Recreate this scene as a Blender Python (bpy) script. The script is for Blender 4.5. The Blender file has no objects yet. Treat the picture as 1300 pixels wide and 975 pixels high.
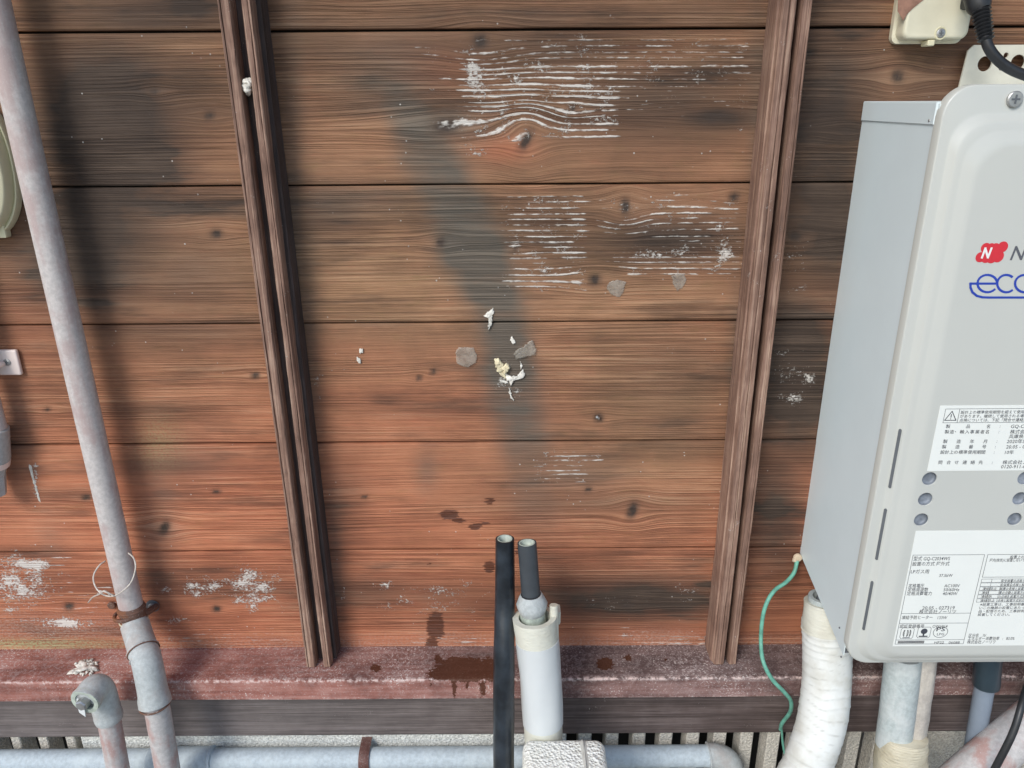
import bpy, bmesh, math, random
import numpy as np
from mathutils import Vector, Matrix, noise as mn
from mathutils.geometry import tessellate_polygon
random.seed(7)
S = bpy.context.scene
COL = S.collection
# ------------------------------------------------------------------ camera, sky, sun
CAMZ, F, PITCH, ROLL = 1.45, 976.0, math.radians(20.3), 0.0065
cam_d = bpy.data.cameras.new("camera"); cam = bpy.data.objects.new("camera", cam_d); COL.objects.link(cam)
Fw = Vector((0, math.cos(PITCH), -math.sin(PITCH))); U0 = Vector((0, math.sin(PITCH), math.cos(PITCH))); X0 = Vector((1, 0, 0))
Rt = (X0*math.cos(ROLL) - U0*math.sin(ROLL)); Up = (U0*math.cos(ROLL) + X0*math.sin(ROLL))
CAM = Vector((0, -1.0, CAMZ))
cam.matrix_world = Matrix(((Rt.x, Up.x, -Fw.x, CAM.x), (Rt.y, Up.y, -Fw.y, CAM.y), (Rt.z, Up.z, -Fw.z, CAM.z), (0, 0, 0, 1)))
cam_d.sensor_width = 36; cam_d.lens = F/1300*36; cam_d.clip_start = .01; cam_d.clip_end = 500
S.camera = cam
SUN_EL, SUN_AZ = math.radians(38), math.radians(33)        # azimuth: towards the left of the wall normal
w = bpy.data.worlds.new("World"); S.world = w; w.use_nodes = True
nt = w.node_tree; nt.nodes.clear()
sky = nt.nodes.new("ShaderNodeTexSky"); sky.sky_type = 'NISHITA'; sky.sun_disc = False
sky.sun_elevation = SUN_EL; sky.sun_rotation = math.radians(180) + SUN_AZ; sky.air_density = 1.0; sky.dust_density = 1.0
bg = nt.nodes.new("ShaderNodeBackground"); bg.inputs[1].default_value = .13
wo = nt.nodes.new("ShaderNodeOutputWorld"); nt.links.new(sky.outputs[0], bg.inputs[0]); nt.links.new(bg.outputs[0], wo.inputs[0])
sun_d = bpy.data.lights.new("sun", 'SUN'); sun = bpy.data.objects.new("sun", sun_d); COL.objects.link(sun)
sun_d.energy = 1.5; sun_d.angle = math.radians(21); sun_d.color = (1, .975, .94)
sdir = Vector((-math.sin(SUN_AZ)*math.cos(SUN_EL), -math.cos(SUN_AZ)*math.cos(SUN_EL), math.sin(SUN_EL)))
sun.rotation_euler = sdir.to_track_quat('Z', 'Y').to_euler(); sun.location = (-2, -3, 4)
S.view_settings.view_transform = 'Standard'; S.view_settings.look = 'None'; S.view_settings.exposure = 0.6; S.view_settings.gamma = 1

def P(px, py, q=0.0):
    """a point of the place seen at (px, py) of the photo and standing q metres out from the wall's face"""
    d = Fw*F + Rt*(px-650) - Up*(py-487.5)
    return CAM + d*((1.0-q)/d.y)
def PX(X, Z, q=0.0):
    """numpy: photo position of a wall point"""
    X = np.asarray(X); Z = np.asarray(Z)
    vx, vy, vz = X, (1.0-q)+0*X, Z-CAMZ
    fw = vx*Fw.x+vy*Fw.y+vz*Fw.z
    return 650+F*(vx*Rt.x+vy*Rt.y+vz*Rt.z)/fw, 487.5-F*(vx*Up.x+vy*Up.y+vz*Up.z)/fw

# ------------------------------------------------------------------ shader helpers
class M_:
    def __init__(s, name):
        s.m = bpy.data.materials.new(name); s.m.use_nodes = True; s.t = s.m.node_tree; s.t.nodes.clear()
        s.out = s.t.nodes.new("ShaderNodeOutputMaterial"); s.b = s.t.nodes.new("ShaderNodeBsdfPrincipled")
        s.t.links.new(s.b.outputs[0], s.out.inputs[0])
        s.geo = s.t.nodes.new("ShaderNodeNewGeometry")
        s.pos = s.geo.outputs['Position']
    def put(s, sock, v):
        if v is None: return
        if hasattr(v, 'is_linked') or isinstance(v, bpy.types.NodeSocket): s.t.links.new(v, sock)
        elif isinstance(v, (tuple, list)) and len(v) == 3 and sock.type == 'RGBA': sock.default_value = (*v, 1)
        else: sock.default_value = v
    def math(s, op, a, b=None, c=None, clamp=False):
        n = s.t.nodes.new("ShaderNodeMath"); n.operation = op; n.use_clamp = clamp
        for i, v in enumerate((a, b, c)):
            if v is not None: s.put(n.inputs[i], v)
        return n.outputs[0]
    def add(s, a, b): return s.math('ADD', a, b)
    def mul(s, a, b): return s.math('MULTIPLY', a, b)
    def ss(s, v, a, b, to0=0., to1=1.):
        n = s.t.nodes.new("ShaderNodeMapRange"); n.interpolation_type = 'SMOOTHSTEP'
        s.put(n.inputs[0], v); n.inputs[1].default_value = a; n.inputs[2].default_value = b; n.inputs[3].default_value = to0; n.inputs[4].default_value = to1
        return n.outputs[0]
    def mix(s, f, a, b, mode='MIX'):
        n = s.t.nodes.new("ShaderNodeMix"); n.data_type = 'RGBA'; n.blend_type = mode
        s.put(n.inputs[0], f); s.put(n.inputs[6], a); s.put(n.inputs[7], b); return n.outputs[2]
    def attr(s, name):
        n = s.t.nodes.new("ShaderNodeAttribute"); n.attribute_name = name; return n.outputs['Fac']
    def sep(s, v):
        n = s.t.nodes.new("ShaderNodeSeparateXYZ"); s.put(n.inputs[0], v); return n.outputs
    def vec(s, x, y, z):
        n = s.t.nodes.new("ShaderNodeCombineXYZ"); s.put(n.inputs[0], x); s.put(n.inputs[1], y); s.put(n.inputs[2], z); return n.outputs[0]
    def scale(s, v, k):
        n = s.t.nodes.new("ShaderNodeVectorMath"); n.operation = 'MULTIPLY'; s.put(n.inputs[0], v); n.inputs[1].default_value = k if isinstance(k, tuple) else (k, k, k); return n.outputs[0]
    def noise(s, v, sc=1., det=2., rough=.55, dist=0.):
        n = s.t.nodes.new("ShaderNodeTexNoise"); s.put(n.inputs['Vector'], v); n.inputs['Scale'].default_value = sc
        n.inputs['Detail'].default_value = det; n.inputs['Roughness'].default_value = rough; n.inputs['Distortion'].default_value = dist
        return n.outputs['Fac']
    def voro(s, v, sc=1., feat='F1'):
        n = s.t.nodes.new("ShaderNodeTexVoronoi"); n.feature = feat; s.put(n.inputs['Vector'], v); n.inputs['Scale'].default_value = sc
        return n.outputs['Distance']
    def ramp(s, f, stops):
        n = s.t.nodes.new("ShaderNodeValToRGB"); s.put(n.inputs[0], f); e = n.color_ramp.elements
        while len(e) < len(stops): e.new(.5)
        for k, (p, c) in enumerate(stops): e[k].position = p; e[k].color = (*c, 1)
        return n.outputs[0]
    def bump(s, h, dist=.001, strength=1.0, normal=None):
        n = s.t.nodes.new("ShaderNodeBump"); s.put(n.inputs['Height'], h); n.inputs['Distance'].default_value = dist; n.inputs['Strength'].default_value = strength
        if normal is not None: s.t.links.new(normal, n.inputs['Normal'])
        s.t.links.new(n.outputs[0], s.b.inputs['Normal']); return n.outputs[0]
    def fin(s, col, rough=.5, metal=0., spec=None):
        s.put(s.b.inputs['Base Color'], col); s.put(s.b.inputs['Roughness'], rough); s.put(s.b.inputs['Metallic'], metal)
        if spec is not None: s.put(s.b.inputs['Specular IOR Level'], spec)
        return s.m

def mat_plank():
    a = M_("plank_wood"); x, y, z = a.sep(a.pos); g = a.attr('g'); seed = a.attr('seed'); sd = a.mul(seed, 7.3)
    f1 = a.noise(a.vec(a.mul(x, 4.0), a.mul(g, 470), sd), 1, 2.5, .55)
    f2 = a.noise(a.vec(a.mul(x, 20), a.mul(g, 1300), sd), 1, 2, .65)
    f3 = a.noise(a.vec(a.mul(x, 2.6), a.mul(g, 34), sd), 1, 3, .55)
    f4 = a.noise(a.vec(a.mul(x, 9), a.mul(z, 12), sd), 1, 4, .6)
    smo = a.ss(a.noise(a.vec(a.mul(x, 2.2), a.mul(g, 17), a.add(sd, 7.)), 1, 3, .6), .36, .60)
    line = a.add(a.mul(a.add(a.ss(f1, .36, .64), -.5), a.add(.30, a.mul(smo, .70))), .5)
    tone = a.add(a.add(a.mul(line, .25), a.mul(f2, .27)), a.add(a.mul(f3, .42), a.mul(f4, .38)))
    tone = a.add(tone, -.14)
    brown = a.ramp(tone, [(.15, (.09, .058, .040)), (.38, (.215, .132, .085)), (.58, (.37, .235, .148)), (.82, (.58, .42, .285))])
    red = a.ramp(tone, [(.15, (.14, .058, .038)), (.38, (.37, .138, .082)), (.58, (.61, .255, .150)), (.82, (.74, .44, .30))])
    c = a.mix(a.math('ADD', a.attr('red'), a.mul(a.add(f4, -.5), .8), clamp=True), brown, red)
    c = a.mix(a.mul(a.attr('bleach'), .8), c, a.mix(a.math('MULTIPLY', a.attr('red'), 1.1, clamp=True), a.ramp(tone, [(.2, (.32, .19, .115)), (.5, (.58, .37, .225)), (.85, (.76, .56, .38))]), a.ramp(tone, [(.2, (.40, .155, .088)), (.5, (.72, .32, .19)), (.85, (.90, .56, .39))])))
    hm = a.noise(a.vec(a.mul(x, 34), a.mul(g, 90), a.add(sd, 5.)), 1, 3, .6); c = a.mix(a.ss(hm, .56, .72, 0, .30), c, a.mix(1., c, (.86, .98, .80), 'MULTIPLY')); c = a.mix(a.ss(hm, .44, .28, 0, .30), c, a.mix(1., c, (1.12, .92, .92), 'MULTIPLY'))
    gr = a.math('ADD', a.attr('grime_tone'), a.mul(a.add(f4, -.5), a.mul(a.attr('grime_tone'), 1.2)), clamp=True)
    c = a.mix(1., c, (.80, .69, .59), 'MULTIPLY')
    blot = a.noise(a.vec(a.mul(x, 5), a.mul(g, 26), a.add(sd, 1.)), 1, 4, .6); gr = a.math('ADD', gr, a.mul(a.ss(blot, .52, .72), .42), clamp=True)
    dirt_tone = a.ramp(tone, [(.12, (.018, .012, .009)), (.5, (.052, .034, .024)), (.85, (.14, .096, .068))])
    c = a.mix(a.math('MULTIPLY', gr, 1.12, clamp=True), c, dirt_tone)
    so = a.math('ADD', a.attr('soot_shade'), a.mul(a.add(a.add(a.mul(f4, 1.3), a.mul(blot, 1.5)), -1.45), a.attr('soot_shade')), clamp=True)
    soot_shade_col = a.ramp(a.add(a.mul(line, .5), a.mul(f2, .5)), [(.1, (.058, .052, .041)), (.5, (.108, .094, .075)), (.95, (.21, .18, .14))])
    c = a.mix(a.mul(so, .93), c, soot_shade_col)
    kn = a.math('MULTIPLY', a.attr('knot'), a.add(.45, a.mul(a.noise(a.scale(a.pos, (150, 1, 150)), 1, 4, .7), .9)), clamp=True)
    c = a.mix(kn, c, (.048, .033, .025))
    # worn dark latewood lines and fine cracks
    crack = a.noise(a.vec(a.mul(x, 5), a.mul(g, 160), a.add(sd, 3.)), 1, 4, .62)
    c = a.mix(a.ss(crack, .66, .74, 0, .35), c, (.03, .02, .016))
    # white paint left on the raised grain
    ps = a.attr('paint'); brk = a.noise(a.vec(a.mul(x, 30), a.mul(g, 150), sd), 1, 3, .65)
    brk2 = a.noise(a.vec(a.mul(x, 120), a.mul(z, 260), sd), 1, 2, .6)
    rn = a.noise(a.vec(a.mul(x, 1.6), a.mul(g, 60), a.add(sd, 9.)), 1, 2.0, .5)
    ridge = a.add(a.mul(a.math('SINE', a.add(a.mul(g, 840), a.mul(rn, 9.))), .5), .5)
    pm = a.add(a.add(a.mul(ridge, .9), a.mul(ps, .62)), a.add(a.mul(brk, 1.35), a.mul(brk2, .65)))
    pm = a.mul(a.ss(pm, 2.20, 2.52), a.ss(ps, .03, .25))
    lp_ = a.mul(a.ss(a.add(ridge, a.mul(brk, .6)), 1.1, 1.3), a.mul(smo, .20)); c = a.mix(lp_, c, a.mix(1., c, (1.6, 1.55, 1.5), 'MULTIPLY'))
    # splashes that ignore the grain
    sp = a.attr('speck'); n5 = a.noise(a.scale(a.pos, (240, 1, 330)), 1, 4, .72); n6 = a.noise(a.scale(a.pos, (38, 1, 60)), 1, 3, .6)
    sm = a.ss(a.add(a.add(n5, a.mul(sp, .40)), a.mul(a.add(n6, -.5), .9)), .77, .92)
    sm = a.mul(sm, a.ss(sp, .02, .25))
    n7 = a.voro(a.scale(a.pos, (1, 0, 1)), 62); n8 = a.noise(a.scale(a.pos, (9, 1, 9)), 1, 2)
    tiny = a.mul(a.ss(a.add(n7, a.mul(n5, -.05)), .015, .06, 1, 0), a.ss(n8, .50, .60))
    m = a.math('MAXIMUM', a.math('MAXIMUM', pm, sm), a.mul(tiny, .75))
    c = a.mix(a.mul(a.attr('dust'), a.ss(n5, .38, .75)), c, (.50, .42, .36))
    c = a.mix(a.mul(a.attr('moss'), a.ss(n5, .35, .6)), c, (.38, .46, .22))
    c = a.mix(a.mul(m, .88), c, (.72, .68, .62))
    ed = a.noise(a.scale(a.pos, (60, 1, 420)), 1, 2, .6)
    wet = a.ss(a.add(a.attr('wet'), a.mul(a.add(ed, -.5), 1.5)), .42, .55)
    c = a.mix(wet, c, a.mix(.35, (.10, .038, .022), a.mix(1., c, (.42, .33, .28), 'MULTIPLY')))
    h = a.add(a.add(a.mul(line, .7), a.mul(f2, .35)), a.mul(m, .5))
    a.bump(h, .0015, 1.)
    r = a.add(.62, a.mul(f2, .2)); r = a.math('SUBTRACT', r, a.mul(wet, .4))
    return a.fin(c, r, spec=.35)

def mat_vwood(name, dark, mid, light, axis='z', specks=.5, worn=None, redx=None):
    """weathered timber whose grain runs along one axis"""
    a = M_(name); x, y, z = a.sep(a.pos)
    if axis == 'z': v = lambda l, c: a.vec(a.mul(x, c), a.mul(y, c), a.mul(z, l))
    else: v = lambda l, c: a.vec(a.mul(x, l), a.mul(y, c), a.mul(z, c))
    f1 = a.noise(v(4, 330), 1, 3, .6); f2 = a.noise(v(24, 900), 1, 2, .6); f3 = a.noise(a.pos, 14, 4, .62); f0 = a.noise(v(2.5, 60), 1, 3, .6)
    t = a.add(a.add(a.mul(f1, .40), a.mul(f2, .25)), a.add(a.mul(f3, .25), a.mul(f0, .25)))
    t = a.ss(t, .38, .80)
    c = a.ramp(t, [(.05, dark), (.5, mid), (.97, light)])
    n5 = a.noise(a.pos, 420, 3, .7); n6 = a.noise(a.pos, 40, 3, .6)
    m = a.ss(a.add(n5, a.mul(a.add(n6, -.5), .9)), .80-.10*specks, .86-.10*specks)
    c = a.mix(a.mul(m, .8*min(1, specks*1.4)), c, (.60, .55, .50))
    if redx:                                    # the paint is fresher at the left end of the piece
        k = a.add(a.ss(x, redx[0], redx[1], 1, 0), a.mul(a.add(f3, -.5), .5))
        c = a.mix(a.math('MULTIPLY', k, .62, clamp=True), c, a.mix(t, tuple(v*.55 for v in redx[2]), tuple(v*1.45 for v in redx[2])))
    a.bump(a.add(a.add(f1, a.mul(f2, .5)), a.mul(m, .4)), .001, .8)
    return a.fin(c, .72, spec=.3)

def mat_sill():
    a = M_("sill_paint"); x, y, z = a.sep(a.pos)
    f1 = a.noise(a.vec(a.mul(x, 6), a.mul(y, 120), a.mul(z, 120)), 1, 4, .6); f3 = a.noise(a.pos, 11, 5, .65); f5 = a.noise(a.pos, 350, 3, .75); f6 = a.noise(a.pos, 130, 3, .7)
    t = a.ss(a.add(a.mul(f1, .5), a.mul(f3, .6)), .35, .75)
    c1 = a.ramp(t, [(0, (.17, .062, .048)), (.5, (.31, .125, .097)), (1, (.46, .24, .20))])
    c2 = a.ramp(t, [(0, (.070, .045, .042)), (.5, (.13, .086, .080)), (1, (.23, .165, .155))])
    k = a.math('ADD', a.attr('red'), a.mul(a.add(f3, -.5), 1.0), clamp=True)
    c = a.mix(k, c2, c1)
    du = a.attr('dust')
    dm = a.mul(a.ss(a.add(f6, a.mul(a.add(f5, -.5), 1.3)), .44, .66), du)
    c = a.mix(a.mul(dm, .66), c, (.46, .39, .37))
    c = a.mix(a.mul(a.attr('edge'), a.ss(f6, .40, .62)), c, (.68, .52, .47))
    m = a.ss(a.add(f5, a.add(a.mul(a.add(f3, -.5), .5), a.mul(du, .08))), .66, .72)
    c = a.mix(a.mul(m, .85), c, (.66, .60, .56))
    n7 = a.noise(a.scale(a.pos, (190, 260, 220)), 1, 5, .68)
    wet = a.ss(a.add(a.attr('wet'), a.mul(a.add(n7, -.5), 1.5)), .44, .54)
    c = a.mix(wet, c, a.mix(.7, a.mix(1., c, (.4, .3, .25), 'MULTIPLY'), (.085, .034, .020)))
    a.bump(a.add(a.mul(f5, .35), a.add(a.mul(f1, .5), a.mul(f3, .5))), .0012, .8)
    return a.fin(c, a.math('SUBTRACT', .68, a.mul(wet, .42)), spec=.35)

def mat_paint(name, col, rough=.45, var=.06, bump=.0003, speck=0., speckcol=(.2, .18, .15), sc=30, spec=.5, metal=0.):
    a = M_(name); n = a.noise(a.pos, sc, 4, .6); n2 = a.noise(a.pos, sc*9, 3, .7)
    c = a.mix(a.ss(n, .3, .7), tuple(v*(1-var) for v in col), tuple(min(1, v*(1+var)) for v in col))
    if speck:
        m = a.ss(a.add(n2, a.mul(a.add(n, -.5), .6)), .84-.22*speck, .90-.22*speck); c = a.mix(a.mul(m, .8), c, speckcol)
    a.bump(a.add(n, a.mul(n2, .3)), bump, .6)
    return a.fin(c, a.add(rough-.05, a.mul(n2, .1)), metal, spec)

def mat_grey_pipe(name, base, blush, amount=.6, rust=0.):
    """chalky old plastic or zinc pipe, mottled, with pinkish old paint showing"""
    a = M_(name); n1 = a.noise(a.pos, 22, 5, .65); n2 = a.noise(a.pos, 160, 4, .7); n3 = a.noise(a.scale(a.pos, (60, 60, 9)), 1, 4, .6); n4 = a.noise(a.pos, 520, 2, .7)
    c = a.mix(a.ss(n2, .3, .7), tuple(v*.86 for v in base), tuple(min(.9, v*1.1) for v in base))
    c = a.mix(a.mul(a.ss(a.add(a.mul(n1, .6), a.mul(n3, .5)), .5, .68), amount), c, blush)
    c = a.mix(a.mul(a.ss(n4, .62, .7), .5), c, (.62, .60, .57))
    c = a.mix(a.mul(a.ss(a.add(n4, a.mul(n1, .5)), .30, .42, 1, 0), .6), c, (.12, .10, .09))
    if rust: c = a.mix(a.mul(a.ss(n1, .5, .6), rust), c, (.22, .08, .03))
    a.bump(a.add(a.mul(n2, .6), a.mul(n4, .5)), .0005, .8)
    return a.fin(c, .62, spec=.4)

def mat_stucco(name, col):
    a = M_(name); n1 = a.noise(a.pos, 260, 4, .75); n2 = a.noise(a.pos, 18, 4, .6); v = a.voro(a.pos, 300)
    c = a.mix(a.ss(n1, .35, .65), tuple(k*.55 for k in col), col)
    c = a.mix(a.ss(n2, .35, .75, 0, .45), c, tuple(k*.6 for k in col))
    a.bump(a.add(n1, a.mul(v, .6)), .0025, 1.)
    return a.fin(c, .9, spec=.2)

def mat_foam():
    a = M_("white_foam"); v = a.voro(a.pos, 240); n = a.noise(a.pos, 60, 3)
    c = a.mix(a.ss(n, .3, .7), (.80, .80, .72), (.86, .86, .80)); a.bump(a.add(a.mul(v, .7), a.mul(n, .5)), .0035, 1.)
    return a.fin(c, .8, spec=.2)

def mat_wrap(name, col, stain, wave=.5):
    a = M_(name); n1 = a.noise(a.pos, 26, 4, .6); n2 = a.noise(a.scale(a.pos, (60, 60, 300)), 1, 4, .6, .6); n3 = a.noise(a.pos, 9, 3)
    c = a.mix(a.ss(n1, .42, .70, 0, .5), col, stain)
    c = a.mix(a.ss(n3, .55, .7, 0, .4), c, tuple(k*.85 for k in stain)); c = a.mix(a.mul(a.attr('crease'), .6), c, tuple(k*.5 for k in stain))
    a.bump(a.add(a.mul(n1, .7), a.mul(n2, wave)), .003, .7)
    return a.fin(c, .55, spec=.35)

MT = {}
MT['plank'] = mat_plank()
MT['batten'] = mat_vwood("batten_wood", (.10, .058, .042), (.25, .148, .108), (.50, .35, .26), 'z', .5)
MT['batten_base'] = mat_vwood("groove_wood", (.030, .022, .020), (.070, .050, .045), (.13, .10, .095), 'z', .25)
MT['beam'] = mat_vwood("beam_wood", (.052, .038, .034), (.105, .078, .071), (.19, .15, .14), 'x', .35, redx=(-.45, .35, (.185, .165, .158)))
MT['sill'] = mat_sill()
MT['void'] = mat_paint("dark_cavity", (.012, .011, .010), .9)
MT['slat'] = mat_stucco("vent_slat_mortar", (.82, .77, .67))
MT['stucco'] = mat_stucco("pale_stucco", (.86, .86, .80))
MT['concrete'] = mat_stucco("grey_concrete", (.60, .56, .48))
MT['pipe_grey'] = mat_grey_pipe("old_grey_pipe", (.54, .50, .475), (.43, .32, .30), .8)
MT['pipe_pink'] = mat_grey_pipe("pink_stained_pipe", (.50, .48, .465), (.42, .25, .22), .85)
MT['pipe_blue'] = mat_grey_pipe("chalky_blue_pipe", (.44, .505, .54), (.55, .62, .64), .5)
MT['fit'] = mat_grey_pipe("grey_fitting", (.44, .47, .465), (.40, .33, .29), .45)
MT['rust'] = mat_grey_pipe("rusty_iron", (.16, .085, .06), (.09, .05, .04), .8, .7)
MT['brown_strap'] = mat_grey_pipe("brown_painted_strap", (.12, .055, .045), (.20, .12, .10), .5)
MT['steel'] = mat_paint("dull_steel", (.42, .42, .41), .35, .15, metal=.7, sc=120)
MT['case'] = mat_paint("casing_enamel_skylit", (.70, .785, .80), .38, .015, .0001, .12, (.85, .85, .8), 14)  # side paint lightened and blued to carry the sky light falling on it
MT['cover'] = mat_paint("cover_enamel", (.53, .54, .50), .30, .012, .0001, 0., sc=10)
MT['bracket'] = mat_paint("bracket_enamel", (.66, .63, .52), .45, .08, .0002, .25, (.45, .38, .26), 30)
MT['sticker'] = mat_paint("sticker_film", (.78, .80, .755), .4, .01, .00005)
MT['ink'] = mat_paint("grey_ink", (.055, .06, .075), .6, .05, .00001)
MT['inkgrey'] = mat_paint("dark_grey_ink", (.10, .105, .12), .5, .05, .00001)
MT['inkred'] = mat_paint("red_ink", (.62, .030, .045), .4, .03, .00001)
MT['inkblue'] = mat_paint("blue_ink", (.020, .055, .38), .4, .03, .00001)
MT['inkwhite'] = mat_paint("white_ink", (.80, .80, .78), .4, .02, .00001)
MT['slot'] = mat_paint("slot_shadow_metal", (.11, .12, .13), .5, .1)
MT['dish'] = mat_paint("blue_grey_inner_metal", (.20, .225, .26), .5, .3, sc=90)
MT['cream'] = mat_paint("cream_plastic", (.72, .68, .47), .38, .05, .0002, .08, (.35, .25, .15), 16)
MT['cream2'] = mat_paint("yellowed_plastic", (.70, .66, .50), .35, .07, .0002, .10, (.35, .25, .15), 20)
MT['whiteplas'] = mat_paint("white_plastic", (.82, .70, .64), .4, .05)
MT['peel'] = mat_paint("brown_peeled_patch", (.30, .16, .11), .75, .3, .0006, .3, (.12, .07, .05), 60)
MT['rubber'] = mat_paint("black_rubber", (.022, .023, .025), .42, .2, .0003, .06, (.3, .3, .3), 50)
MT['blackpipe'] = mat_paint("black_sleeve", (.020, .026, .033), .30, .5, .0006, .45, (.15, .18, .20), 30)
MT['darkpipe'] = mat_paint("charcoal_pipe", (.050, .058, .066), .48, .12, .0003, .12, (.3, .3, .28), 40)
MT['pipe_lip'] = mat_paint("pale_green_pipe_lining", (.42, .47, .40), .5, .2, sc=90)
MT['pvc'] = mat_paint("grey_blue_plastic_pipe", (.20, .24, .29), .38, .08, .0002, .1, (.4, .4, .38), 30)
MT['pvcdark'] = mat_paint("dark_blue_coupler", (.030, .050, .065), .35, .1)
MT['foam'] = mat_foam()
MT['tape'] = mat_paint("clear_packing_tape", (.58, .57, .52), .22, .1, .0006, sc=60)
MT['wrap'] = mat_wrap("white_vinyl_wrap", (.72, .735, .70), (.52, .50, .42), .12)
MT['wraptop'] = mat_wrap("beige_vinyl_wrap", (.66, .655, .56), (.52, .49, .40))
MT['sleeve'] = mat_paint("white_smooth_sleeve", (.60, .625, .62), .38, .02, .0004, sc=20)
MT['foil'] = mat_grey_pipe("frosted_foil_tape", (.44, .49, .48), (.60, .62, .60), .6)
MT['tantape'] = mat_wrap("tan_tape", (.58, .53, .40), (.42, .34, .20), 1.)
MT['seamtape'] = mat_grey_pipe("taped_seam", (.46, .42, .37), (.62, .58, .50), .7)
MT['green'] = mat_paint("green_wire_sheath", (.13, .36, .27), .5, .25, .0002, .25, (.5, .5, .42), 60)
MT['screwcream'] = mat_paint("cream_screw", (.62, .50, .36), .4, .1)
MT['wire'] = mat_paint("pale_wire", (.55, .50, .44), .5, .2, sc=200)
MT['putty'] = mat_paint("dried_putty", (.70, .62, .42), .8, .25, .0015, .2, (.25, .2, .12), 120)
MT['puttywhite'] = mat_paint("chalky_residue", (.70, .67, .60), .85, .2, .0015, .3, (.3, .25, .2), 120)
MT['glue'] = mat_paint("grey_adhesive", (.42, .38, .32), .25, .25, .001, .6, (.72, .68, .64), 90); MT['glue'].node_tree.nodes['Principled BSDF'].inputs['Alpha'].default_value = .48
MT['soffit'] = mat_vwood("soffit_wood", (.05, .03, .022), (.12, .075, .05), (.22, .15, .10), 'x', .1)
MT['ground'] = mat_stucco("yard_concrete", (.36, .35, .32))

# ------------------------------------------------------------------ object helpers
def link(name, me, mat, parent=None, smooth=False):
    if mat is not None and not me.materials: me.materials.append(MT[mat] if isinstance(mat, str) else mat)
    o = bpy.data.objects.new(name, me); COL.objects.link(o)
    if parent is not None:
        o.parent = parent; o.matrix_parent_inverse = Matrix.Identity(4)
        # parents' origins are baked out below, children hold world coordinates minus parent origin
    if smooth:
        for p in me.polygons: p.use_smooth = True
    return o
def origin_of(parent):
    v = Vector((0, 0, 0)); p = parent
    while p is not None: v += p.location; p = p.parent
    return v
def obj(name, vf, mat, parent=None, smooth=False, org=None, sharp=None):
    vs, fs = vf
    base = origin_of(parent)
    org = Vector(org) if org is not None else (base if parent is not None else sum((Vector(v) for v in vs), Vector())/max(1, len(vs)))
    me = bpy.data.meshes.new(name)
    me.from_pydata([tuple(Vector(v)-org) for v in vs], [], fs); me.update()
    bm = bmesh.new(); bm.from_mesh(me); bmesh.ops.recalc_face_normals(bm, faces=bm.faces)
    if smooth and sharp:
        for e in bm.edges:
            if len(e.link_faces) == 2 and e.calc_face_angle(0) > math.radians(sharp): e.smooth = False
    bm.to_mesh(me); bm.free()
    o = link(name, me, mat, parent, smooth); o.location = org-base
    return o
def thing(name, label, cat, loc, group=None):
    o = bpy.data.objects.new(name, None); COL.objects.link(o); o.location = loc; o.empty_display_size = .02
    o['label'] = label; o['category'] = cat
    if group: o['group'] = group
    return o
def tag(o, label, cat, group=None):
    o['label'] = label; o['category'] = cat
    if group: o['group'] = group
    return o
def join(*parts):
    vs, fs = [], []
    for v, f in parts:
        k = len(vs); vs += [tuple(a) for a in v]; fs += [tuple(i+k for i in q) for q in f]
    return vs, fs
def rbox(x0, x1, q0, q1, z0, z1, bev=.002, seg=2):
    """box between x, out-from-wall q and height z, its edges rounded"""
    bm = bmesh.new(); bmesh.ops.create_cube(bm, size=1)
    for v in bm.verts:
        v.co = Vector((x0 if v.co.x < 0 else x1, -q0 if v.co.y > 0 else -q1, z0 if v.co.z < 0 else z1))
    if bev: bmesh.ops.bevel(bm, geom=list(bm.edges), offset=bev, segments=seg, affect='EDGES', profile=.6)
    bm.verts.ensure_lookup_table(); vs = [v.co.copy() for v in bm.verts]; fs = [[v.index for v in f.verts] for f in bm.faces]; bm.free()
    return vs, fs
def spline(pts, n=8):
    pts = [Vector(p) for p in pts]
    if len(pts) == 2: return [pts[0].lerp(pts[1], i/n) for i in range(n+1)]
    out = []; e = [pts[0]*2-pts[1]]+pts+[pts[-1]*2-pts[-2]]
    for i in range(1, len(e)-2):
        a, b, c, d = e[i-1:i+3]
        for k in range(n):
            t = k/n
            out.append(.5*((2*b)+(c-a)*t+(2*a-5*b+4*c-d)*t*t+(3*b-a-3*c+d)*t**3))
    out.append(pts[-1]); return out
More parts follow.
